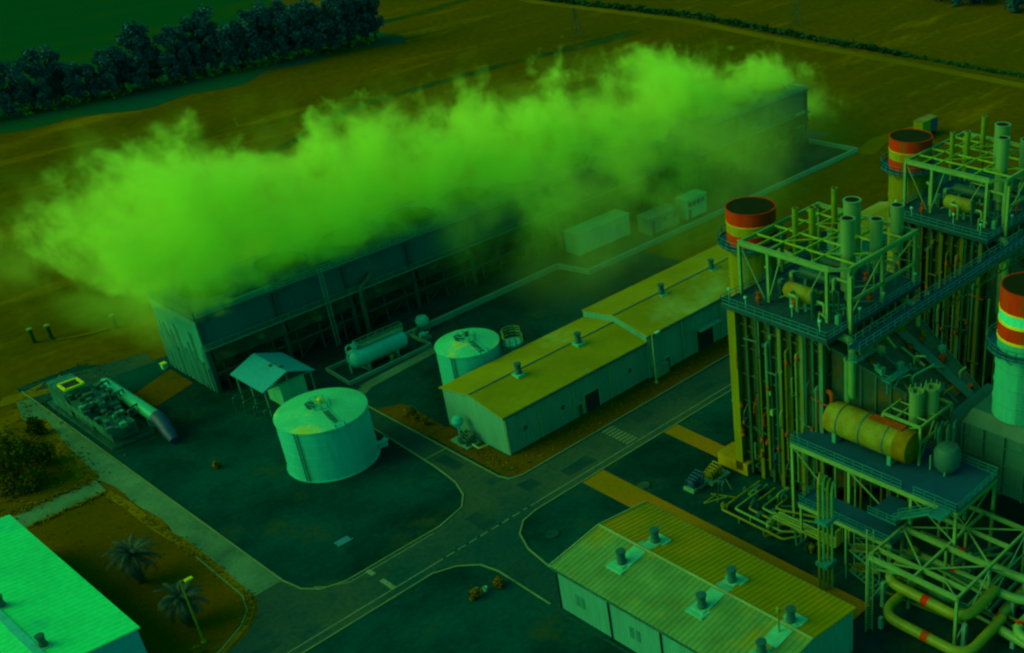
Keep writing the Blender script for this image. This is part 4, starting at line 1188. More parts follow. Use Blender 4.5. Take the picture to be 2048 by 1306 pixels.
st = thing("stair_tower", "zigzag steel stair tower under the lower landing behind the pipe bundle", "stairs", (97, 68.5, 0))
for x, y in ((95.4, 66.3), (95.4, 71.7), (97.2, 66.3), (97.2, 71.7)):
    MB().beam((x, y, 0), (x, y, 6.7), .14).build("post", M_STEELD, st)
for i in range(4):
    za, zb_ = i*1.65, (i+1)*1.65
    ya, yb = (66.6, 71.4) if i % 2 == 0 else (71.4, 66.6)
    c = MB()
    for xx in (95.5, 97.1): c.beam((xx, ya, za), (xx, yb, zb_), .08, .22)
    for k_ in range(8): c.beam((95.5, ya+(yb-ya)*(k_+.5)/8, za+(zb_-za)*(k_+.5)/8), (97.1, ya+(yb-ya)*(k_+.5)/8, za+(zb_-za)*(k_+.5)/8), .3, .05)
    for xx in (95.5, 97.1): c.beam((xx, ya, za+1), (xx, yb, zb_+1), .06)
    c.build("flight", M_COLM if i % 2 else M_STEELD, st)
dr = thing("feedwater_drum", "long yellowed horizontal drum with dark bands on the equipment deck", "drum", (106.6, 76.5, 13))
c = MB().lathe((106.6, 68.6, 16.0), [(.05, 0), (1.3, .12), (2.15, .5), (2.3, 1.0), (2.3, 13.4), (2.15, 14.0), (1.3, 14.4), (.05, 14.5)], 36, 'Y')
c.build("shell", M_DRUM, dr, smooth=True)
c = MB()
for y in (72.5, 76.4, 80.2):
    c = MB().lathe((106.6, y, 16.0), [(2.3, 0), (2.36, .02), (2.36, .22), (2.3, .24)], 36, 'Y')
    c.build("band", M_VENT, dr, smooth=True)
MB().lathe((106.6, 68.55, 16.0), [(.05, -.02), (1.34, .1), (2.2, .5), (2.335, 1.0), (2.335, 2.6), (2.302, 2.62)], 36, 'Y').build("end_cap", mat("rusty_drum_end", (0.15, 0.095, 0.0), 0.7, 0.35, 0.5), dr, smooth=True)
for y in (71.8, 81): MB().box(104.9, 108.3, y-.3, y+.3, 13, 14.6).build("saddle", M_STEELD, dr)
c = MB().tube(bend([(106.6, 82.5, 18.2), (106.6, 82.5, 19.6), (106.6, 84.8, 19.6), (106.6, 84.8, 14)], .6), .35, 10)
c.build("nozzle", M_RUST, dr, smooth=True)
c = MB().box(105.9, 107.3, 70.6, 76, 18.36, 18.46)
c.build("top_walkway", M_RUST, dr)

vv = thing("flash_vessel", "upright pale vessel with a rounded base at the end of the equipment deck", "vessel", (108.6, 65.6, 13))
c = MB().lathe((108.6, 65.0, 13.1), [(.3, 0), (1.3, .25), (1.75, .9), (1.85, 1.7), (1.85, 2.9), (1.4, 3.7), (.4, 4.1)], 28)
c.build("shell", M_DUCT2, vv, smooth=True)
for a in (40, 130, 220, 310):
    MB().beam((108.6+1.7*math.cos(R_(a)), 65.6+1.7*math.sin(R_(a)), 13), (108.6+1.7*math.cos(R_(a)), 65.6+1.7*math.sin(R_(a)), 15.2), .2).build("leg", M_STEELD, vv)
c = MB()
for i in range(5):
    a = R_(60+i*55); x, y = 108.6+1.2*math.cos(a), 65.6+1.2*math.sin(a)
    c.tube(bend([(x, y, 17.6), (x, y, 19+.3*i), (x+1.5, y+.6, 19+.3*i), (x+1.5, y+.6, 14)], .5), .13, 8)
split_build(c, "pipework", M_PIPED, vv, smooth=True)

vf = thing("vent_frame", "small green steel frame carrying two square-shouldered vent cylinders above the drum", "frame", (111.5, 71.5, 13))
FX0, FX1, FY0, FY1, FZ = 107.4, 115.0, 68.6, 74.6, 18.9
for x, y in ((FX0, FY0), (FX1, FY0), (FX0, FY1), (FX1, FY1)):
    MB().beam((x, y, 13.02 if x < 111 else 9), (x, y, FZ), .3).build("post", M_STEEL, vf)
c = MB()
for z in (FZ, 16.4):
    for a, b_ in (((FX0, FY0), (FX0, FY1)), ((FX0, FY0), (FX1, FY0)), ((FX1, FY0), (FX1, FY1)), ((FX0, FY1), (FX1, FY1))):
        c.ibeam((*a, z), (*b_, z), .25, .4)
for x in (109.2, 111.2, 113.2): c.beam((x, FY0, FZ+.05), (x, FY1, FZ+.05), .16)
for y in (70.6, 72.6): c.beam((FX0, y, FZ+.08), (FX1, y, FZ+.08), .16)
c.beam((FX0, FY0, 13.6), (FX1-4, FY0, FZ), .14); c.beam((FX0, FY0, FZ), (FX0, FY1, 16.4), .12)
c.build("frame", M_STEEL, vf)
for x, y in ((109.9, 71.0), (112.0, 69.9)):
    s = MB().lathe((x, y, 0), [(.35, 16.6), (.35, 17.6), (.95, 17.9), (.95, 22.2), (1.02, 22.2), (1.02, 22.5), (.7, 22.5), (.7, 21.9)], 20).build("vent_silencer", M_SIL, vf, smooth=True)
    c = MB()
    for a in range(0, 360, 45): c.beam((x+1.0*math.cos(R_(a)), y+1.0*math.sin(R_(a)), 22.3), (x+1.0*math.cos(R_(a)), y+1.0*math.sin(R_(a)), 23.1), .1)
    c.build("cap_ring", M_STEEL, s)

# big steel frame over the cooling-water pipes
sf = thing("steel_frame", "large open green steel frame with diagonal bracing over the bent pipes", "frame", (101, 59.5, 0))
GX0, GX1, GY0, GY1, GZ = 93.0, 109.8, 53.2, 66.4, 8.0
bx = (93.0, 95.0, 100.6, 105.4, 109.8)
c = MB()
for x in bx: c.ibeam((x, GY0, GZ-.25), (x, GY1, GZ-.25), .44 if x in (93.0, 100.6) else .3, .6)
for y in (GY0, 59.6, GY1): c.ibeam((GX0, y, GZ-.2), (GX1, y, GZ-.2), .3, .46)
for p_, q_ in (((100.6, 66.4), (95, 59.6)), ((95, 59.6), (100.6, 53.2)), ((100.6, 66.4), (105.4, 59.6)), ((105.4, 59.6), (100.6, 53.2)), ((105.4, 59.6), (109.8, 53.2)), ((105.4, 59.6), (109.8, 66.4)), ((93, 64.4), (95, 59.6))):
    c.beam((*p_, GZ-.15), (*q_, GZ-.15), .17)
c.beam((93, 53.4, GZ-.15), (95, 56.4, GZ-.15), .13)
c.build("roof_grid", M_STEEL, sf)
for x, y in ((93, GY0), (93, GY1), (100.6, GY1), (100.6, GY0), (109.8, GY0), (105.4, 59.6), (109.8, GY1), (100.6, 59.6)):
    MB().ibeam((x, y, 0), (x, y, GZ-.52), .36, .36).build("post", M_STEEL, sf)
c = MB()
for xa, xb in ((93, 100.6), (100.6, 109.8)):
    c.beam((xa, GY0, .5), (xb, GY0, GZ-.6), .15); c.beam((xb, GY0-.02, .5), (xa, GY0-.02, GZ-.6), .15)
    c.beam((xa, GY0, 4), (xb, GY0, 4), .2)
c.beam((93, GY1, .3), (93, 62.5, GZ-.6), .14)
split_build(c, "brace", M_STEELD, sf)

def pipe_run(label, pts, r, m, bands, group=None, rad=1.6):
    t = thing("water_pipe", label, "pipe", (pts[0][0], pts[0][1], 0), group)
    MB().tube(bend(pts, rad, 7), r, 18).build("pipe", m, t, smooth=True)
    for a, b_ in bands:
        a, b_ = Vector(a), Vector(b_)
        MB().tube([a, b_], r+.015, 18).build("red_band", M_RED, t, smooth=True)
        d_ = (b_-a).normalized()
        for e0, e1 in ((a-d_*.12, a-d_*.002), (b_+d_*.002, b_+d_*.12)): MB().tube([e0, e1], r+.05, 18).build("flange", M_PIPEY, t, smooth=True)
    c = MB()
    for p in pts[1:-1]:
        c.box(p[0]-.25, p[0]+.25, p[1]-.25, p[1]+.25, 0, p[2]-r*.9)
    c.build("support", M_CONC, t)
    return t
PG = "thick banded cooling-water pipes"
pipe_run("inner thick U-bent yellow-green pipe with one red band", [(101, 64.6, 4.6), (93.8, 64.6, 4.6), (93.8, 52.4, 4.2), (101, 52.4, 4.2)], .66, M_PIPEY, [((93.8, 58.6, 4.4), (93.8, 57.6, 4.37))], PG, 2.6)
pipe_run("outer thick U-bent yellow-green pipe nearest the warehouse", [(99, 62.4, 2.4), (90.3, 62.4, 2.4), (90.3, 50.0, 2.2), (99, 50.0, 2.2)], .66, M_PIPEY, [((90.3, 56.2, 2.3), (90.3, 55.2, 2.28))], PG, 2.6)
pipe_run("green pipe with red band running under the middle of the steel frame", [(101.5, 66, 3.6), (101.5, 50, 3.6), (104, 44, 3.6)], .58, M_PIPE, [((101.5, 59.4, 3.6), (101.5, 58.5, 3.6))], PG)
pipe_run("dim green pipe with red band on the far side of the steel frame", [(104.4, 66, 4.6), (104.4, 50, 4.6), (108, 44, 4.6)], .58, M_PIPE, [((104.4, 60.0, 4.6), (104.4, 59.1, 4.6))], PG)
pipe_run("dark green pipe with red band just outside the frame corner", [(112, 50.6, 1.6), (97.6, 50.6, 1.6), (96.8, 40, 1.6)], .62, M_PIPE, [((99.6, 50.6, 1.6), (98.8, 50.6, 1.6))], PG)
pipe_run("dark green pipe with red band at the bottom right corner", [(110, 47.4, 2.6), (97.2, 47.4, 2.6), (96.5, 38, 2.6)], .62, M_PIPE, [((98.9, 47.4, 2.6), (98.1, 47.4, 2.6))], PG)
for i in range(4):
    t = MB().tube(bend([(112, 55.4-i*1.3, .7+.5*(i % 2)), (99+i*.6, 55.4-i*1.3, .7+.5*(i % 2)), (98+i*.6, 40, .7+.5*(i % 2))], .8), .26, 10)
    o = t.build("service_pipe", (M_PIPE, M_PIPED, M_STEELD, M_PIPEY)[i], loc=(105, 55.4-i*1.3, 0), smooth=True)
    tag(o, ("slim green service pipe lowest in the bundle under the steel frame", "slim dark service pipe second in the bundle under the steel frame", "slim blue-green service pipe third in the bundle under the frame", "slim yellow service pipe outermost in the bundle under the frame")[i], "pipe", "slim service pipes under the steel frame")

r8 = random.Random(8)
for i in range(16):
    x, y = 95+14*r8.random(), 53.8+12*r8.random()
    z_ = 1+5.5*r8.random(); c = MB()
    if i % 2: c.tube(bend([(x, y, 0), (x, y, z_), (x+r8.uniform(-5, 5), y, z_), (x+r8.uniform(-2, 2), y+r8.uniform(-5, 5), z_)], .5), .12+.16*r8.random(), 8)
    else: c.beam((x, 53.6, z_), (x+r8.uniform(-2, 2), 66, z_+r8.uniform(-1, 1)), .22, .3)
    c.build("pipe" if i % 2 else "cable_tray", r8.choice((M_PIPED, M_PIPE, M_STEELD, M_COLM)), sf, smooth=True)
# vertical pipe bundle beside the lower landing
vb = thing("pipe_riser_bundle", "bundle of tall vertical pipes rising past the lower landing", "pipes", (91.9, 72.6, 0))
for i in range(4):
    x, y = 91.4+i*.42, 73.0-i*.36
    MB().tube(bend([(x, y, 0), (x, y, 17.3-.5*i), (x+.9, y+.5, 17.8-.5*i), (x+1.9, y+1.0, 17.2-.5*i)], .7), .2, 10).build("riser", (M_PIPEY, M_PIPE, M_PIPEY, M_PIPE)[i], vb, smooth=True)
c = MB()
for z in (4.3, 11.2): c.box(91.0, 93.1, 71.5, 73.4, z, z+.55)
split_build(c, "clamp", M_RAIL, vb)
lad = thing("cage_ladder", "tall thin ladder mast in front of the steel frame", "ladder", (88.6, 63.5, 0))
c = MB().beam((88.6, 63.5, 0), (88.6, 63.5, 16.2), .14).beam((89.4, 63.1, 0), (89.4, 63.1, 15.8), .1)
c.build("rail", M_STEEL, lad)
c = MB()
for i in range(34): c.beam((88.6, 63.5, .5+i*.45), (89.4, 63.1, .5+i*.45), .05)
c.build("rung", M_STEEL, lad)

# ground-level pipework between the boiler and the warehouse
GP = "low yellow-green pipes on the ground in front of the boiler"
lab = ["longest low L-shaped pipe on the ground in front of the boiler", "second low L-shaped ground pipe inside the longest one", "third low L-shaped ground pipe, short leg", "fourth low L-shaped ground pipe near the valves", "innermost short L-shaped ground pipe"]
for i in range(5):
    x, y = 96.0+i*1.25, 94.6-i*1.5
    c = MB().tube(bend([(104.6, y+.1, .9), (x, y, .9), (x-.1, 83.0+i*1.2, .9), (x+2.0, 81.5, .9)], .5), .17, 8)
    for q in (.3, .7):
        yy = y+(83-y)*q
        c.box(x-.2, x+.2, yy-.1, yy+.1, 0, .75)
    o = c.build("ground_pipe", (M_PIPEY, M_PIPE)[i % 2], loc=(x, y, 0), smooth=True)
    tag(o, lab[i], "pipe", GP)
rk = thing("pipe_rack", "low pipe rack of parallel yellow-green pipes and valves by the boiler", "pipe rack", (99, 81, 0))
for i in range(4):
    MB().tube(bend([(97.6+i*.5, 86.4, .3), (97.6+i*.5, 86.4, 2.2), (97.6+i*.5, 75, 2.2), (97.6+i*.5, 75, 5)], .4), .17, 8).build("pipe", (M_PIPEY, M_PIPE)[i % 2], rk, smooth=True)
for y in (85, 81, 77):
    MB().beam((97.3, y, 0), (97.3, y, 2.0), .15).beam((99.5, y, 0), (99.5, y, 2.0), .15).beam((97.1, y, 1.95), (99.7, y, 1.95), .15).build("trestle", M_STEELD, rk)
for i in range(8):
    x, y = 96.6+rnd.random()*4, 76.5+rnd.random()*11
    MB().lathe((x, y, 0), [(.3, 0), (.3, .4), (.15, .5), (.4, .9), (.4, 1.2), (.1, 1.4), (.1, 1.8), (.32, 1.82), (.32, 1.9)], 10).build("valve", (M_PIPE, M_PIPEY, M_VENT)[i % 3], rk, smooth=True)
r9 = random.Random(91)
for i in range(26):
    x, y = 96.5+8.5*r9.random(), 76+23*r9.random()
    c = MB(); z_ = .4+1.8*r9.random(); q = i % 4
    if q < 2: c.tube(bend([(x, y, .1), (x, y, z_), (x+r9.uniform(-3, 3), y, z_), (x+r9.uniform(-1, 1), y+r9.uniform(-4, 4), z_)], .35), .09+.1*r9.random(), 8)
    elif q == 2: c.box(x-.5, x+.5, y-.35, y+.35, 0, .5+r9.random())
    else: c.lathe((x, y, 0), [(.3, 0), (.3, .6), (.45, .65), (.45, 1.1), (.1, 1.2), (.1, 1.6)], 10)
    c.build(("pipe", "pipe", "junction_box", "valve")[q], r9.choice((M_PIPEY, M_PIPE, M_PIPED, M_VENT, M_COLM)), rk, smooth=True)
for j, (x, y, w, m, lb_) in enumerate(((98.6, 102.2, 1.5, M_BLUE, "dark blue pump machine on the ground by the tan plinth"), (102.2, 101.6, 2.0, M_DRUM, "olive yellow pump machine in front of the tan plinth"))):
    t = thing("pump_machine", lb_, "pump", (x, y, 0))
    MB().box(x-w, x+w, y-w*.7, y+w*.7, 0, .5).build("baseplate", M_CONC, t)
    MB().lathe((x-w*.8, y, 1.15), [(.3, 0), (.6, .1), (.6, w), (.35, w+.1), (.35, w*1.6)], 14, 'X').build("motor", m, t, smooth=True)
    c = MB()
    for i in range(5): c.tube(bend([(x-w*.7+i*.5, y-.8, .5), (x-w*.7+i*.5, y-.8, 1.6+.2*i), (x-w*.7+i*.5, y+.8, 1.6+.2*i), (x-w*.7+i*.5, y+.8, .5)], .3), .12, 8)
    split_build(c, "pipework", m, t, smooth=True)
pl = MB().box(105.4, 108.9, 97.8, 103.8, 0, 2.1)
pl.build("concrete_plinth", M_PLINTH, loc=(107, 101, 0))
tag(bpy.data.objects["concrete_plinth"], "tan concrete plinth at the foot of the nearer boiler", "plinth")

# pump skid at the corner of the long building
sk = thing("fire_pump_skid", "round pale pressure pot and dark pump skid at the corner of the long building", "pump", (85.6, 139.6, 0))
MB().box(84.3, 86.9, 137.6, 142, .05, .35).build("baseplate", M_CONC, sk)
MB().lathe((85.6, 141.0, .35), [(.2, 0), (.2, 2.4), (.7, 2.6), (.95, 3.2), (.7, 3.9), (.1, 4.1)], 18).build("pressure_pot", M_TANK, sk, smooth=True)
c = MB()
for i in range(4): c.tube(bend([(84.7+i*.5, 138.2, .3), (84.7+i*.5, 138.2, 1.3+.2*i), (84.7+i*.5, 140.2, 1.3+.2*i), (84.7+i*.5, 140.2, .3)], .3), .18, 8)
split_build(c, "pipework", M_PIPED, sk, smooth=True)
MB().tube(bend([(85.2, 137.4, .8), (85.0, 135.6, .8), (86.6, 135.4, .8)], .4), .13, 8).build("hose_pipe", M_TRIM, sk, smooth=True)
MB().lathe((84.9, 139.6, .35), [(.5, 0), (.55, .3), (.55, 1.3), (.2, 1.5)], 14).build("motor", M_MACH, sk, smooth=True)

# ------------------------------------------------------------------ generator plant on the left, silver duct
gn = thing("generator_skid", "dark cluttered machine skid with a yellow square hatch frame on its high end", "machine", (54, 194, 0))
MB().box(50.4, 57.2, 182.5, 206, 0, .5).build("base_frame", M_MACH, gn)
MB().box(51.0, 54.9, 197.6, 204.5, .5, 4.6).build("tower_housing", M_MACH, gn)
c = MB()
for a, b_ in (((51.6, 198.2), (54.4, 198.2)), ((54.4, 198.2), (54.4, 201.0)), ((54.4, 201.0), (51.6, 201.0)), ((51.6, 201.0), (51.6, 198.2))):
    c.beam((*a, 4.9), (*b_, 4.9), .36, .4)
c.build("hatch_frame", M_YELLOW, gn)
MB().box(51.9, 54.1, 198.5, 200.7, 4.6, 4.9).build("hatch", M_DARK, gn)
MB().box(51.2, 56.2, 190.5, 197, .5, 3.4).build("engine_housing", M_MACH, gn)
MB().box(51.4, 55.4, 184, 190, .5, 2.6).build("alternator_housing", M_MACH, gn)
rr = random.Random(11)
for i in range(44):
    x, y = 51.0+5.6*rr.random(), 183.6+14*rr.random()
    z0 = 3.4 if y > 190.2 else 2.6
    c = MB()
    if i % 3 == 0: c.lathe((x, y, z0-.1), [(.35, 0), (.35, .8), (.5, .85), (.5, 1.1), (.1, 1.2)], 12)
    elif i % 3 == 1: c.box(x-.5, x+.5, y-.4, y+.4, z0-.1, z0+.4+.5*rr.random())
    else: c.tube(bend([(x, y, z0-.2), (x, y, z0+.9), (x+1.2, y+.4, z0+.9), (x+1.2, y+.4, z0-.2)], .3), .14, 8)
    c.build("fitting", rr.choice((M_MACH, M_MACH, M_SILVER, M_PIPED, M_VENT, M_DARK)), gn, smooth=True)
c = MB().rail([(50.6, 184, 2.6), (50.6, 197, 2.6)], 1, 1.5, .07)
c.build("railing", M_STEELD, gn)
sd_ = thing("silver_duct", "long silver cylinder with a dark blue drooping end beside the machine skid", "duct", (58.2, 190, 0))
MB().tube([(58.0, 200.4, 2.6), (58.0, 199.9, 2.6), (58.0, 182.4, 2.6)], [.9, 1.05, 1.05], 24).build("cylinder", M_SILVER, sd_, smooth=True)
MB().tube([(58.0, 182.38, 2.6), (57.9, 180.6, 2.4), (57.6, 178.2, 1.3), (57.4, 176.6, .6)], [1.1, 1.1, 1.0, .7], 20).build("end_hood", M_BLUE, sd_, smooth=True)
for y in (197.5, 191, 184.5): MB().box(57.2, 58.8, y-.25, y+.25, 0, 1.7).build("saddle", M_STEELD, sd_)

# ------------------------------------------------------------------ lamp posts
def lamp_post(x, y, h, tip, label, m):
    t = thing("lamp_post", label, "lamp post", (x, y, 0))
    MB().lathe((x, y, 0), [(.32, 0), (.32, .25), (.14, .3), (.09, h)], 12).build("pole", m, t, smooth=True)
    MB().tube(bend([(x, y, h-.1), (x, y, h+.25), (x+tip[0], y+tip[1], h+.35)], .3), .06, 8).build("arm", m, t, smooth=True)
    MB().box(x+tip[0]-.45, x+tip[0]+.45, y+tip[1]-.25, y+tip[1]+.25, h+.22, h+.42).build("lamp_head", M_YELLOW if m is M_PIPEY else M_LAMP, t)
lamp_post(36.9, 128.4, 9.7, (.8, -.5), "yellow-green lamp post leaning over the second palm on the brown plot", M_PIPEY)
lamp_post(117.2, 128.9, 9.0, (1.2, -.1), "pale lamp post on the verge at the step of the long building", M_TRIM)

# ------------------------------------------------------------------ vegetation
def leaf_mesh(name, n, rx, ry, z0, z1, seed, size, clumps=16, pw=1.0):
    """Crown of many small leaf faces gathered in uneven clumps."""
    r = random.Random(seed)
    C_ = []
    for i in range(clumps):
        a = r.random()*6.283; q = r.random()**.5
        h = r.random()
        prof = math.sin(math.pi*(0.12+0.84*h))**pw
        C_.append((rx*q*math.cos(a)*prof*.8, ry*q*math.sin(a)*prof*.8, z0+(z1-z0)*h, (.42+.5*r.random())*min(rx, ry)*.62))
    b = MB()
    for i in range(n):
        cx_, cy_, cz, cr = r.choice(C_)
        v = Vector((r.gauss(0, 1), r.gauss(0, 1), r.gauss(0, .8))).normalized()*cr*(r.random()**.45)
        p = Vector((cx_, cy_, cz))+v
        if p.z < .15: p.z = .15
        u = Vector((r.gauss(0, 1), r.gauss(0, 1), r.gauss(0, .6))).normalized()
        w = u.cross(Vector((r.gauss(0, 1), r.gauss(0, 1), r.gauss(0, 1)))).normalized()
        s = size*(.5+r.random())
        b.add([p-u*s, p+w*s*.55, p+u*s, p-w*s*.55], [(0, 1, 2, 3)])
    return b
def tree_proto(seed, h, rx, name, cat, label, group, leafm, n=1500, size=.55):
    t = thing(name, label, cat, (0, 0, 0), group)
    leaf_mesh("crown", n, rx, rx, h*.20, h*.93, seed, size, 22, .7).build("crown", leafm, t)
    r = random.Random(seed)
    b = MB()
    b.tube([(0, 0, 0), (.1, .05, h*.3), (-.1, .1, h*.6), (.05, 0, h*.88)], [.34, .26, .17, .05], 8)
    for i in range(7):
        a = r.random()*6.28; z = h*(.3+.5*r.random()); l = rx*(.5+.4*r.random())
        b.tube([(0, 0, z), (l*.5*math.cos(a), l*.5*math.sin(a), z+l*.3), (l*math.cos(a), l*math.sin(a), z+l*.8)], [.13, .09, .03], 6)
    b.build("trunk", M_BARK, t)
    return t
rr = random.Random(21)
TL = "tall dark tree in the long windbreak row along the green field"
protos = [tree_proto(31+i, (16.5, 15.0, 18.0, 14.0)[i], (3.9, 3.6, 4.2, 3.4)[i], "windbreak_tree", "tree", TL, "windbreak trees along the green field", M_LEAF, 3600, .46) for i in range(4)]
n_t = 64
for i in range(n_t):
    q = i/(n_t-1)
    p = protos[i % 4]
    o = p if i < 4 else copy_tree(p)
    o.location = (84+q*143+rr.uniform(-.9, .9), 391.5-q*14+rr.uniform(-2.6, 2.6)-(4 if i % 2 else 0), 0)
    s = (.62+.5*q+rr.uniform(-.24, .24)) if q > .12 else .72+rr.uniform(-.16, .16)
    o.scale = (s*rr.uniform(.9, 1.1), s*rr.uniform(.9, 1.1), s)
    o.rotation_euler.z = rr.random()*6.28
ug = MB(); dk_ = MB()
for i in range(46):
    q = i/45
    x, y = 92+q*134+rr.uniform(-1, 1), 384-q*12+rr.uniform(-1.5, 1.5)
    lm = leaf_mesh("u", 70, 1.6, 1.3, .1, 1.8+2.2*rr.random(), 300+i, .3, 4)
    ug.add([(a+x, b_+y, c_) for a, b_, c_ in lm.v], lm.f)
for i in range(60):
    q = i/59
    x, y = 82+q*144+rr.uniform(-1, 1), 390-q*13+rr.uniform(-1, 3)
    lm = leaf_mesh("u", 160, 2.6, 2.2, .3, 4.5+3*rr.random(), 700+i, .5, 6)
    dk_.add([(a+x, b_+y, c_) for a, b_, c_ in lm.v], lm.f)
o = dk_.build("understorey", M_LEAF, loc=(155, 386, 0)); tag(o, "dark understorey filling the gaps between the windbreak trees", "undergrowth", kind="stuff")
o = ug.build("undergrowth", M_TRUNKY, loc=(160, 380, 0)); o["kind"] = "stuff"
tag(o, "lit undergrowth along the foot of the windbreak trees", "undergrowth")
# far wood and hedgerow
w_ = MB()
for i in range(40):
    x, y = 384+rr.random()*50, 150+rr.random()*125
    lm = leaf_mesh("w", 420, 4.5, 4.5, 1, 9+4*rr.random(), 500+i, .9, 10)
    w_.add([(a+x, b_+y, c_) for a, b_, c_ in lm.v], lm.f)
o = w_.build("far_wood", M_LEAF, loc=(400, 210, 0)); tag(o, "dark far wood at the top right corner beyond the fields", "wood", kind="stuff")
hd = MB()
hp = [(309, 430), (303, 385), (306, 360), (316.5, 306), (316, 257), (317, 214)]
for a, b_ in zip(hp[:-1], hp[1:]):
    n = int((Vector(b_)-Vector(a)).length/1.5)
    for i in range(n):
        p = Vector(a).lerp(Vector(b_), (i+rr.random())/n)
        lm = leaf_mesh("h", 90, 2.2, 2.0, .1, .9+1.0*rr.random(), 900+i+int(p.y), .42, 5)
        hd.add([(u+p.x+rr.uniform(-1, 1), v+p.y, w) for u, v, w in lm.v], lm.f)
for i in range(40):
    p = Vector((317, 214)).lerp(Vector((318, 120)), (i+rr.random())/40)
    lm = leaf_mesh("h", 40, 1.5, 1.2, .05, .7+.9*rr.random(), 1400+i, .36, 4)
    hd.add([(u+p.x+rr.uniform(-.6, .6), v+p.y, w) for u, v, w in lm.v], lm.f)
o = hd.build("hedgerow", mat("hedge_leaves", (0.02, 0.085, 0.025), 0.9, 0.4, 0.3), loc=(316, 257, 0))
tag(o, "long dark hedgerow beside the far dirt track", "hedge")
# bushes on the left edge
for j, (x, y, rx, h, n, lb_) in enumerate(((37.5, 183.5, 5.0, 8.0, 4200, "big loose olive tree-like bush nearest the concrete path on the left edge"), (42.0, 188.0, 2.6, 4.6, 1900, "olive bush against the pale apron edge"), (36.0, 193.5, 4.4, 7.0, 3200, "darker bush behind the other two on the left edge"), (45.2, 197.0, 1.7, 2.6, 900, "low scrubby bush beside the machine skid"))):
    t = thing("bush", lb_, "bush", (x, y, 0), "olive bushes on the left edge")
    lm = leaf_mesh("foliage", n, rx, rx, .2, h, 60+j, .26, 30 if rx > 4 else 18)
    lm.v = [(a+x, b_+y, c_) for a, b_, c_ in lm.v]
    lm.build("foliage", M_LEAF2, t)
    b = MB()
    for i in range(5):
        a = i*1.3
        b.tube([(x, y, 0), (x+.5*math.cos(a), y+.5*math.sin(a), h*.4), (x+rx*.5*math.cos(a), y+rx*.5*math.sin(a), h*.7)], [.14, .09, .03], 6)
    b.build("stem", M_BARK, t)
def palm(x, y, h, R, label, seed):
    t = thing("palm_tree", label, "palm", (x, y, 0), "date palms on the brown plot")
    r = random.Random(seed)
    MB().lathe((x, y, 0), [(.55, 0), (.42, .5), (.36, h*.5), (.42, h-.4), (.5, h-.1), (.15, h+.1)], 12).build("trunk", M_BARK, t, smooth=True)
    for i in range(44):
        a = i*2.399+r.uniform(-.2, .2)
        el = R_(68-i*2.6+r.uniform(-8, 8)); l = R*(.78+.3*r.random())
        b = MB()
        pts = []
        for k_ in range(9):
            q = k_/8
            e = el-q*q*1.35
            if k_ == 0: p = Vector((x, y, h))
            else: p = pts[-1]+Vector((math.cos(a)*math.cos(e), math.sin(a)*math.cos(e), math.sin(e)))*(l/8)
            pts.append(p)
        b.tube(pts, [.06*(1-.8*k_/8) for k_ in range(9)], 4)
        sv = Vector((-math.sin(a), math.cos(a), 0))
        for k_ in range(1, 8):
            for sub in (0, .33, .66):
                p = pts[k_].lerp(pts[k_+1], sub); dd = (pts[k_+1]-pts[k_]).normalized()
                ll = .62*math.sin(math.pi*(.12+.8*(k_+sub)/8))*R/3.6
                for e in (-1, 1):
                    tip = p+sv*e*ll+dd*ll*.7-Vector((0, 0, ll*.35))
                    b.add([p, p+dd*.13, tip], [(0, 1, 2)])
        b.build("frond", M_LEAF3, t)
    return t
palm(37.9, 146.4, 4.6, 3.7, "date palm standing alone on the brown plot", 3)
palm(37.6, 133.0, 4.2, 3.5, "date palm behind the yellow-green lamp post", 5)

tf = MB()
def tufts(pts, n, spread, hmax, seed):
    r = random.Random(seed)
    for i in range(n):
        k_ = r.randrange(len(pts)-1)
        p = Vector(pts[k_]).lerp(Vector(pts[k_+1]), r.random())
        x, y = p.x+r.gauss(0, spread), p.y+r.gauss(0, spread)
        for b_ in range(4):
            a = r.random()*6.28; h_ = hmax*(.4+.6*r.random()); w = .10+.1*r.random()
            dx_, dy_ = math.cos(a), math.sin(a)
            tf.add([(x-dy_*w, y+dx_*w, 0.03), (x+dy_*w, y-dx_*w, 0.03), (x+dx_*h_*.7, y+dy_*h_*.7, h_)], [(0, 1, 2)])
tufts([(44.6, 176), (45.2, 186), (46.5, 200)], 260, .9, .3, 1)
tufts([(44.4, 171.5), (45, 157), (45.3, 146), (44.9, 133), (43.6, 129.6), (41, 127)], 420, .45, .26, 2)
tufts([(34, 171.6), (44, 171.6)], 120, .3, .4, 3); tufts([(34, 176.8), (44, 176.6)], 140, .35, .45, 4)
tufts([(85, 128), (110, 128), (148, 128.5)], 380, 1.1, .25, 5); tufts([(84.8, 128), (84.8, 144)], 160, .7, .28, 6)
tufts([(30, 180), (44, 182), (46, 205), (60, 212)], 420, 3.0, .35, 7)
tufts([(32, 168), (38, 150), (36, 130)], 220, 4.0, .2, 8)
o = tf.build("grass_tufts", mat("dry_tufts", (0.16, 0.125, 0.0), 1.0, 0.3, 0.5), loc=(60, 150, 0)); tag(o, "short dry grass tufts along the verges and plot edges", "grass", kind="stuff")

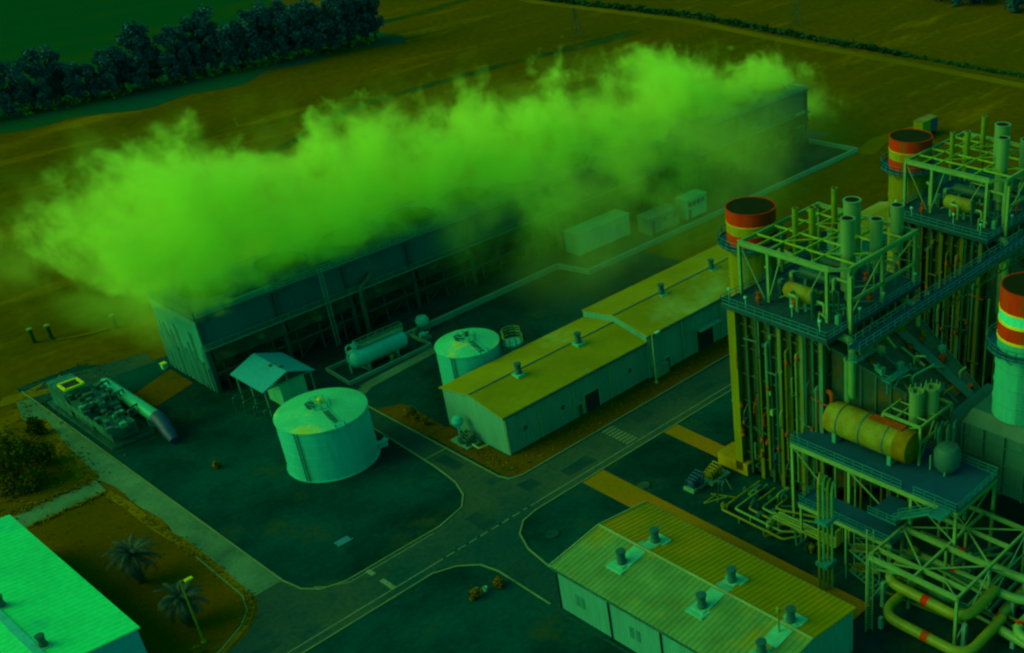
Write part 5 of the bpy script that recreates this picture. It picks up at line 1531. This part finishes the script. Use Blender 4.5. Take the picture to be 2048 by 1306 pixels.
# ------------------------------------------------------------------ small things
for (x, y, s, lb_) in ((58.0, 164.6, .7, "small dry orange shrub alone in the dark tank yard"), (62.9, 108.0, .9, "dry orange shrub at the left of the lower yard pair"), (66.0, 107.6, .9, "dry orange shrub at the right of the lower yard pair"), (84.6, 152.4, 1.5, "tall dry orange shrub in the lane beside the long building"), (84.8, 149.4, .9, "low dry orange shrub in the lane beside the long building"), (35.6, 127.2, .8, "small dry orange shrub near the lamp post base")):
    t = thing("dry_shrub", lb_, "shrub", (x, y, 0), "dry orange shrubs")
    lm = leaf_mesh("foliage", 320, s, s, .05, s*1.5, int(x*10), .22, 8)
    lm.v = [(a+x, b_+y, c_) for a, b_, c_ in lm.v]
    lm.build("foliage", M_ORANGE, t)
    MB().tube([(x, y, 0), (x+.05, y, s)], [.08, .03], 6).build("stem", M_BARK, t)
def flat_thing(name, label, cat, x, y, mb, m): return tag(mb.build(name, m, loc=(x, y, 0)), label, cat)
c = MB().box(58.2, 60.2, 132.2, 133.4, .02, .09)
for i in range(5): c.box(58.3+i*.4, 58.45+i*.4, 132.3, 133.3, .091, .12)
c.box(58.0, 60.4, 132.0, 132.2, .02, .16)
flat_thing("drain_grate", "blue-grey drain grate set in the tank yard", "drain", 59.2, 132.8, c, mat("drain_metal", (.01, .17, .27), .5))
for x, y, lb_ in ((78.0, 110.4, "round manhole cover on the kerbed island by the warehouse"), (94.2, 108.6, "round manhole cover beside the tan path")):
    flat_thing("manhole_cover", lb_, "manhole", x, y, MB().lathe((x, y, .02), [(.95, 0), (.95, .16), (.75, .18), (.7, .14), (.1, .14)], 20), M_ROAD)
c = thing("marker_stake", "pale bucket beside the dry orange shrubs", "bucket", (64.6, 108.2, 0))
MB().lathe((64.6, 108.2, .02), [(.22, 0), (.3, .6), (.26, .6), (.2, .1)], 14).build("body", M_LAMP, c, smooth=True)
MB().tube([(64.33, 108.2, .6), (64.4, 108.2, .82), (64.6, 108.2, .9), (64.8, 108.2, .82), (64.87, 108.2, .6)], .02, 6).build("handle", M_VENT, c)
c.name = "bucket"
for i, (x, y, h) in enumerate(((58.6, 231.6, 2.6), (61.2, 230.6, 2.6), (70.6, 225.6, 2.4))):
    t = thing("well_post", ("leftmost of the two paired dark posts in the dry field", "right-hand one of the two paired dark posts in the dry field", "lone dark post in the dry field left of the cooling tower")[i], "post", (x, y, 0), "dark posts in the dry field")
    MB().lathe((x, y, 0), [(.42, 0), (.36, .2), (.34, h), (.1, h+.05)], 12).build("body", M_DITCH, t, smooth=True)
    MB().lathe((x, y, h+.052), [(.5, 0), (.5, .25), (.1, .32)], 12).build("cap", M_PIPEY, t, smooth=True)
struct("dirt_mound", MB().strip([(61.5, 229.3), (64, 227.6), (67, 226.6), (69.6, 226.2)], .8, -.1, .2), M_TRACK)
struct("pale_dirt", MB().sheet([(44.5, 211.5), (49, 210.6), (52.5, 209.8), (54, 211.4), (51, 212.2), (53.4, 214.5), (49.5, 213.4), (46.8, 214.6)], .06), M_TRACK)
struct("access_strip", MB().sheet([(49.6, 207.2), (68.6, 206.2), (69, 211), (49.6, 216)], .045), M_ROAD)
struct("earth_patch", MB().sheet([(60.6, 197.6), (68.8, 201.2), (68.8, 193.2), (61, 190.4)], .05), M_PLOT)
t = thing("cabinet_box", "small bright cabinet at the foot of the cooling tower's end wall", "cabinet", (68.2, 202.4, 0))
MB().box(68.0, 68.8, 202.0, 202.8, 0, 1.0).build("body", M_LAMP, t)
MB().box(67.9, 68.9, 201.9, 202.9, 1.003, 1.1).build("lid", M_YELLOW, t)
t = thing("box_trailer", "white box trailer parked beyond the farther banded stack", "trailer", (256, 164, 0))
MB().box(250.5, 257.5, 163, 166, 1.1, 4.6).build("body", M_BAND, t)
MB().box(250.4, 257.6, 162.9, 166.1, 4.603, 4.72).build("roof", M_DRUM, t)
MB().box(254.5, 257.4, 162.86, 162.997, 1.2, 4.4).build("end_door", M_BLUE, t)
for x in (251.5, 253, 256.5):
    MB().lathe((x, 163.1, .55), [(.1, 0), (.5, .02), (.55, .1), (.55, .5), (.1, .55)], 14, 'Y').build("wheel", M_BLACK, t)
for i, (x, y, h, lb_) in enumerate(((330.4, 270.8, 16, "faint lattice pylon in the far field at the top right"), (271, 320.6, 10, "shorter faint lattice pylon by the end of the dark ditch"))):
    t = thing("lattice_pylon", lb_, "pylon", (x, y, 0))
    c = MB(); w = 1.6
    for sx in (-1, 1):
        for sy in (-1, 1): c.beam((x+sx*w, y+sy*w, 0), (x+sx*.25, y+sy*.25, h), .09)
    for kk in range(6):
        a, b_ = kk/6, (kk+1)/6
        wa, wb2 = w*(1-a)+.25*a, w*(1-b_)+.25*b_
        for sx, sy, tx, ty in ((-1, -1, 1, -1), (1, -1, 1, 1), (1, 1, -1, 1), (-1, 1, -1, -1)):
            c.beam((x+sx*wa, y+sy*wa, h*a), (x+tx*wb2, y+ty*wb2, h*b_), .08)
    c.build("mast", M_TFRAME, t)
    c = MB()
    for z in (h*.72, h*.88): c.beam((x-2.2, y-1.6, z), (x+2.2, y+1.6, z), .16)
    c.build("cross_arm", M_TFRAME, t)
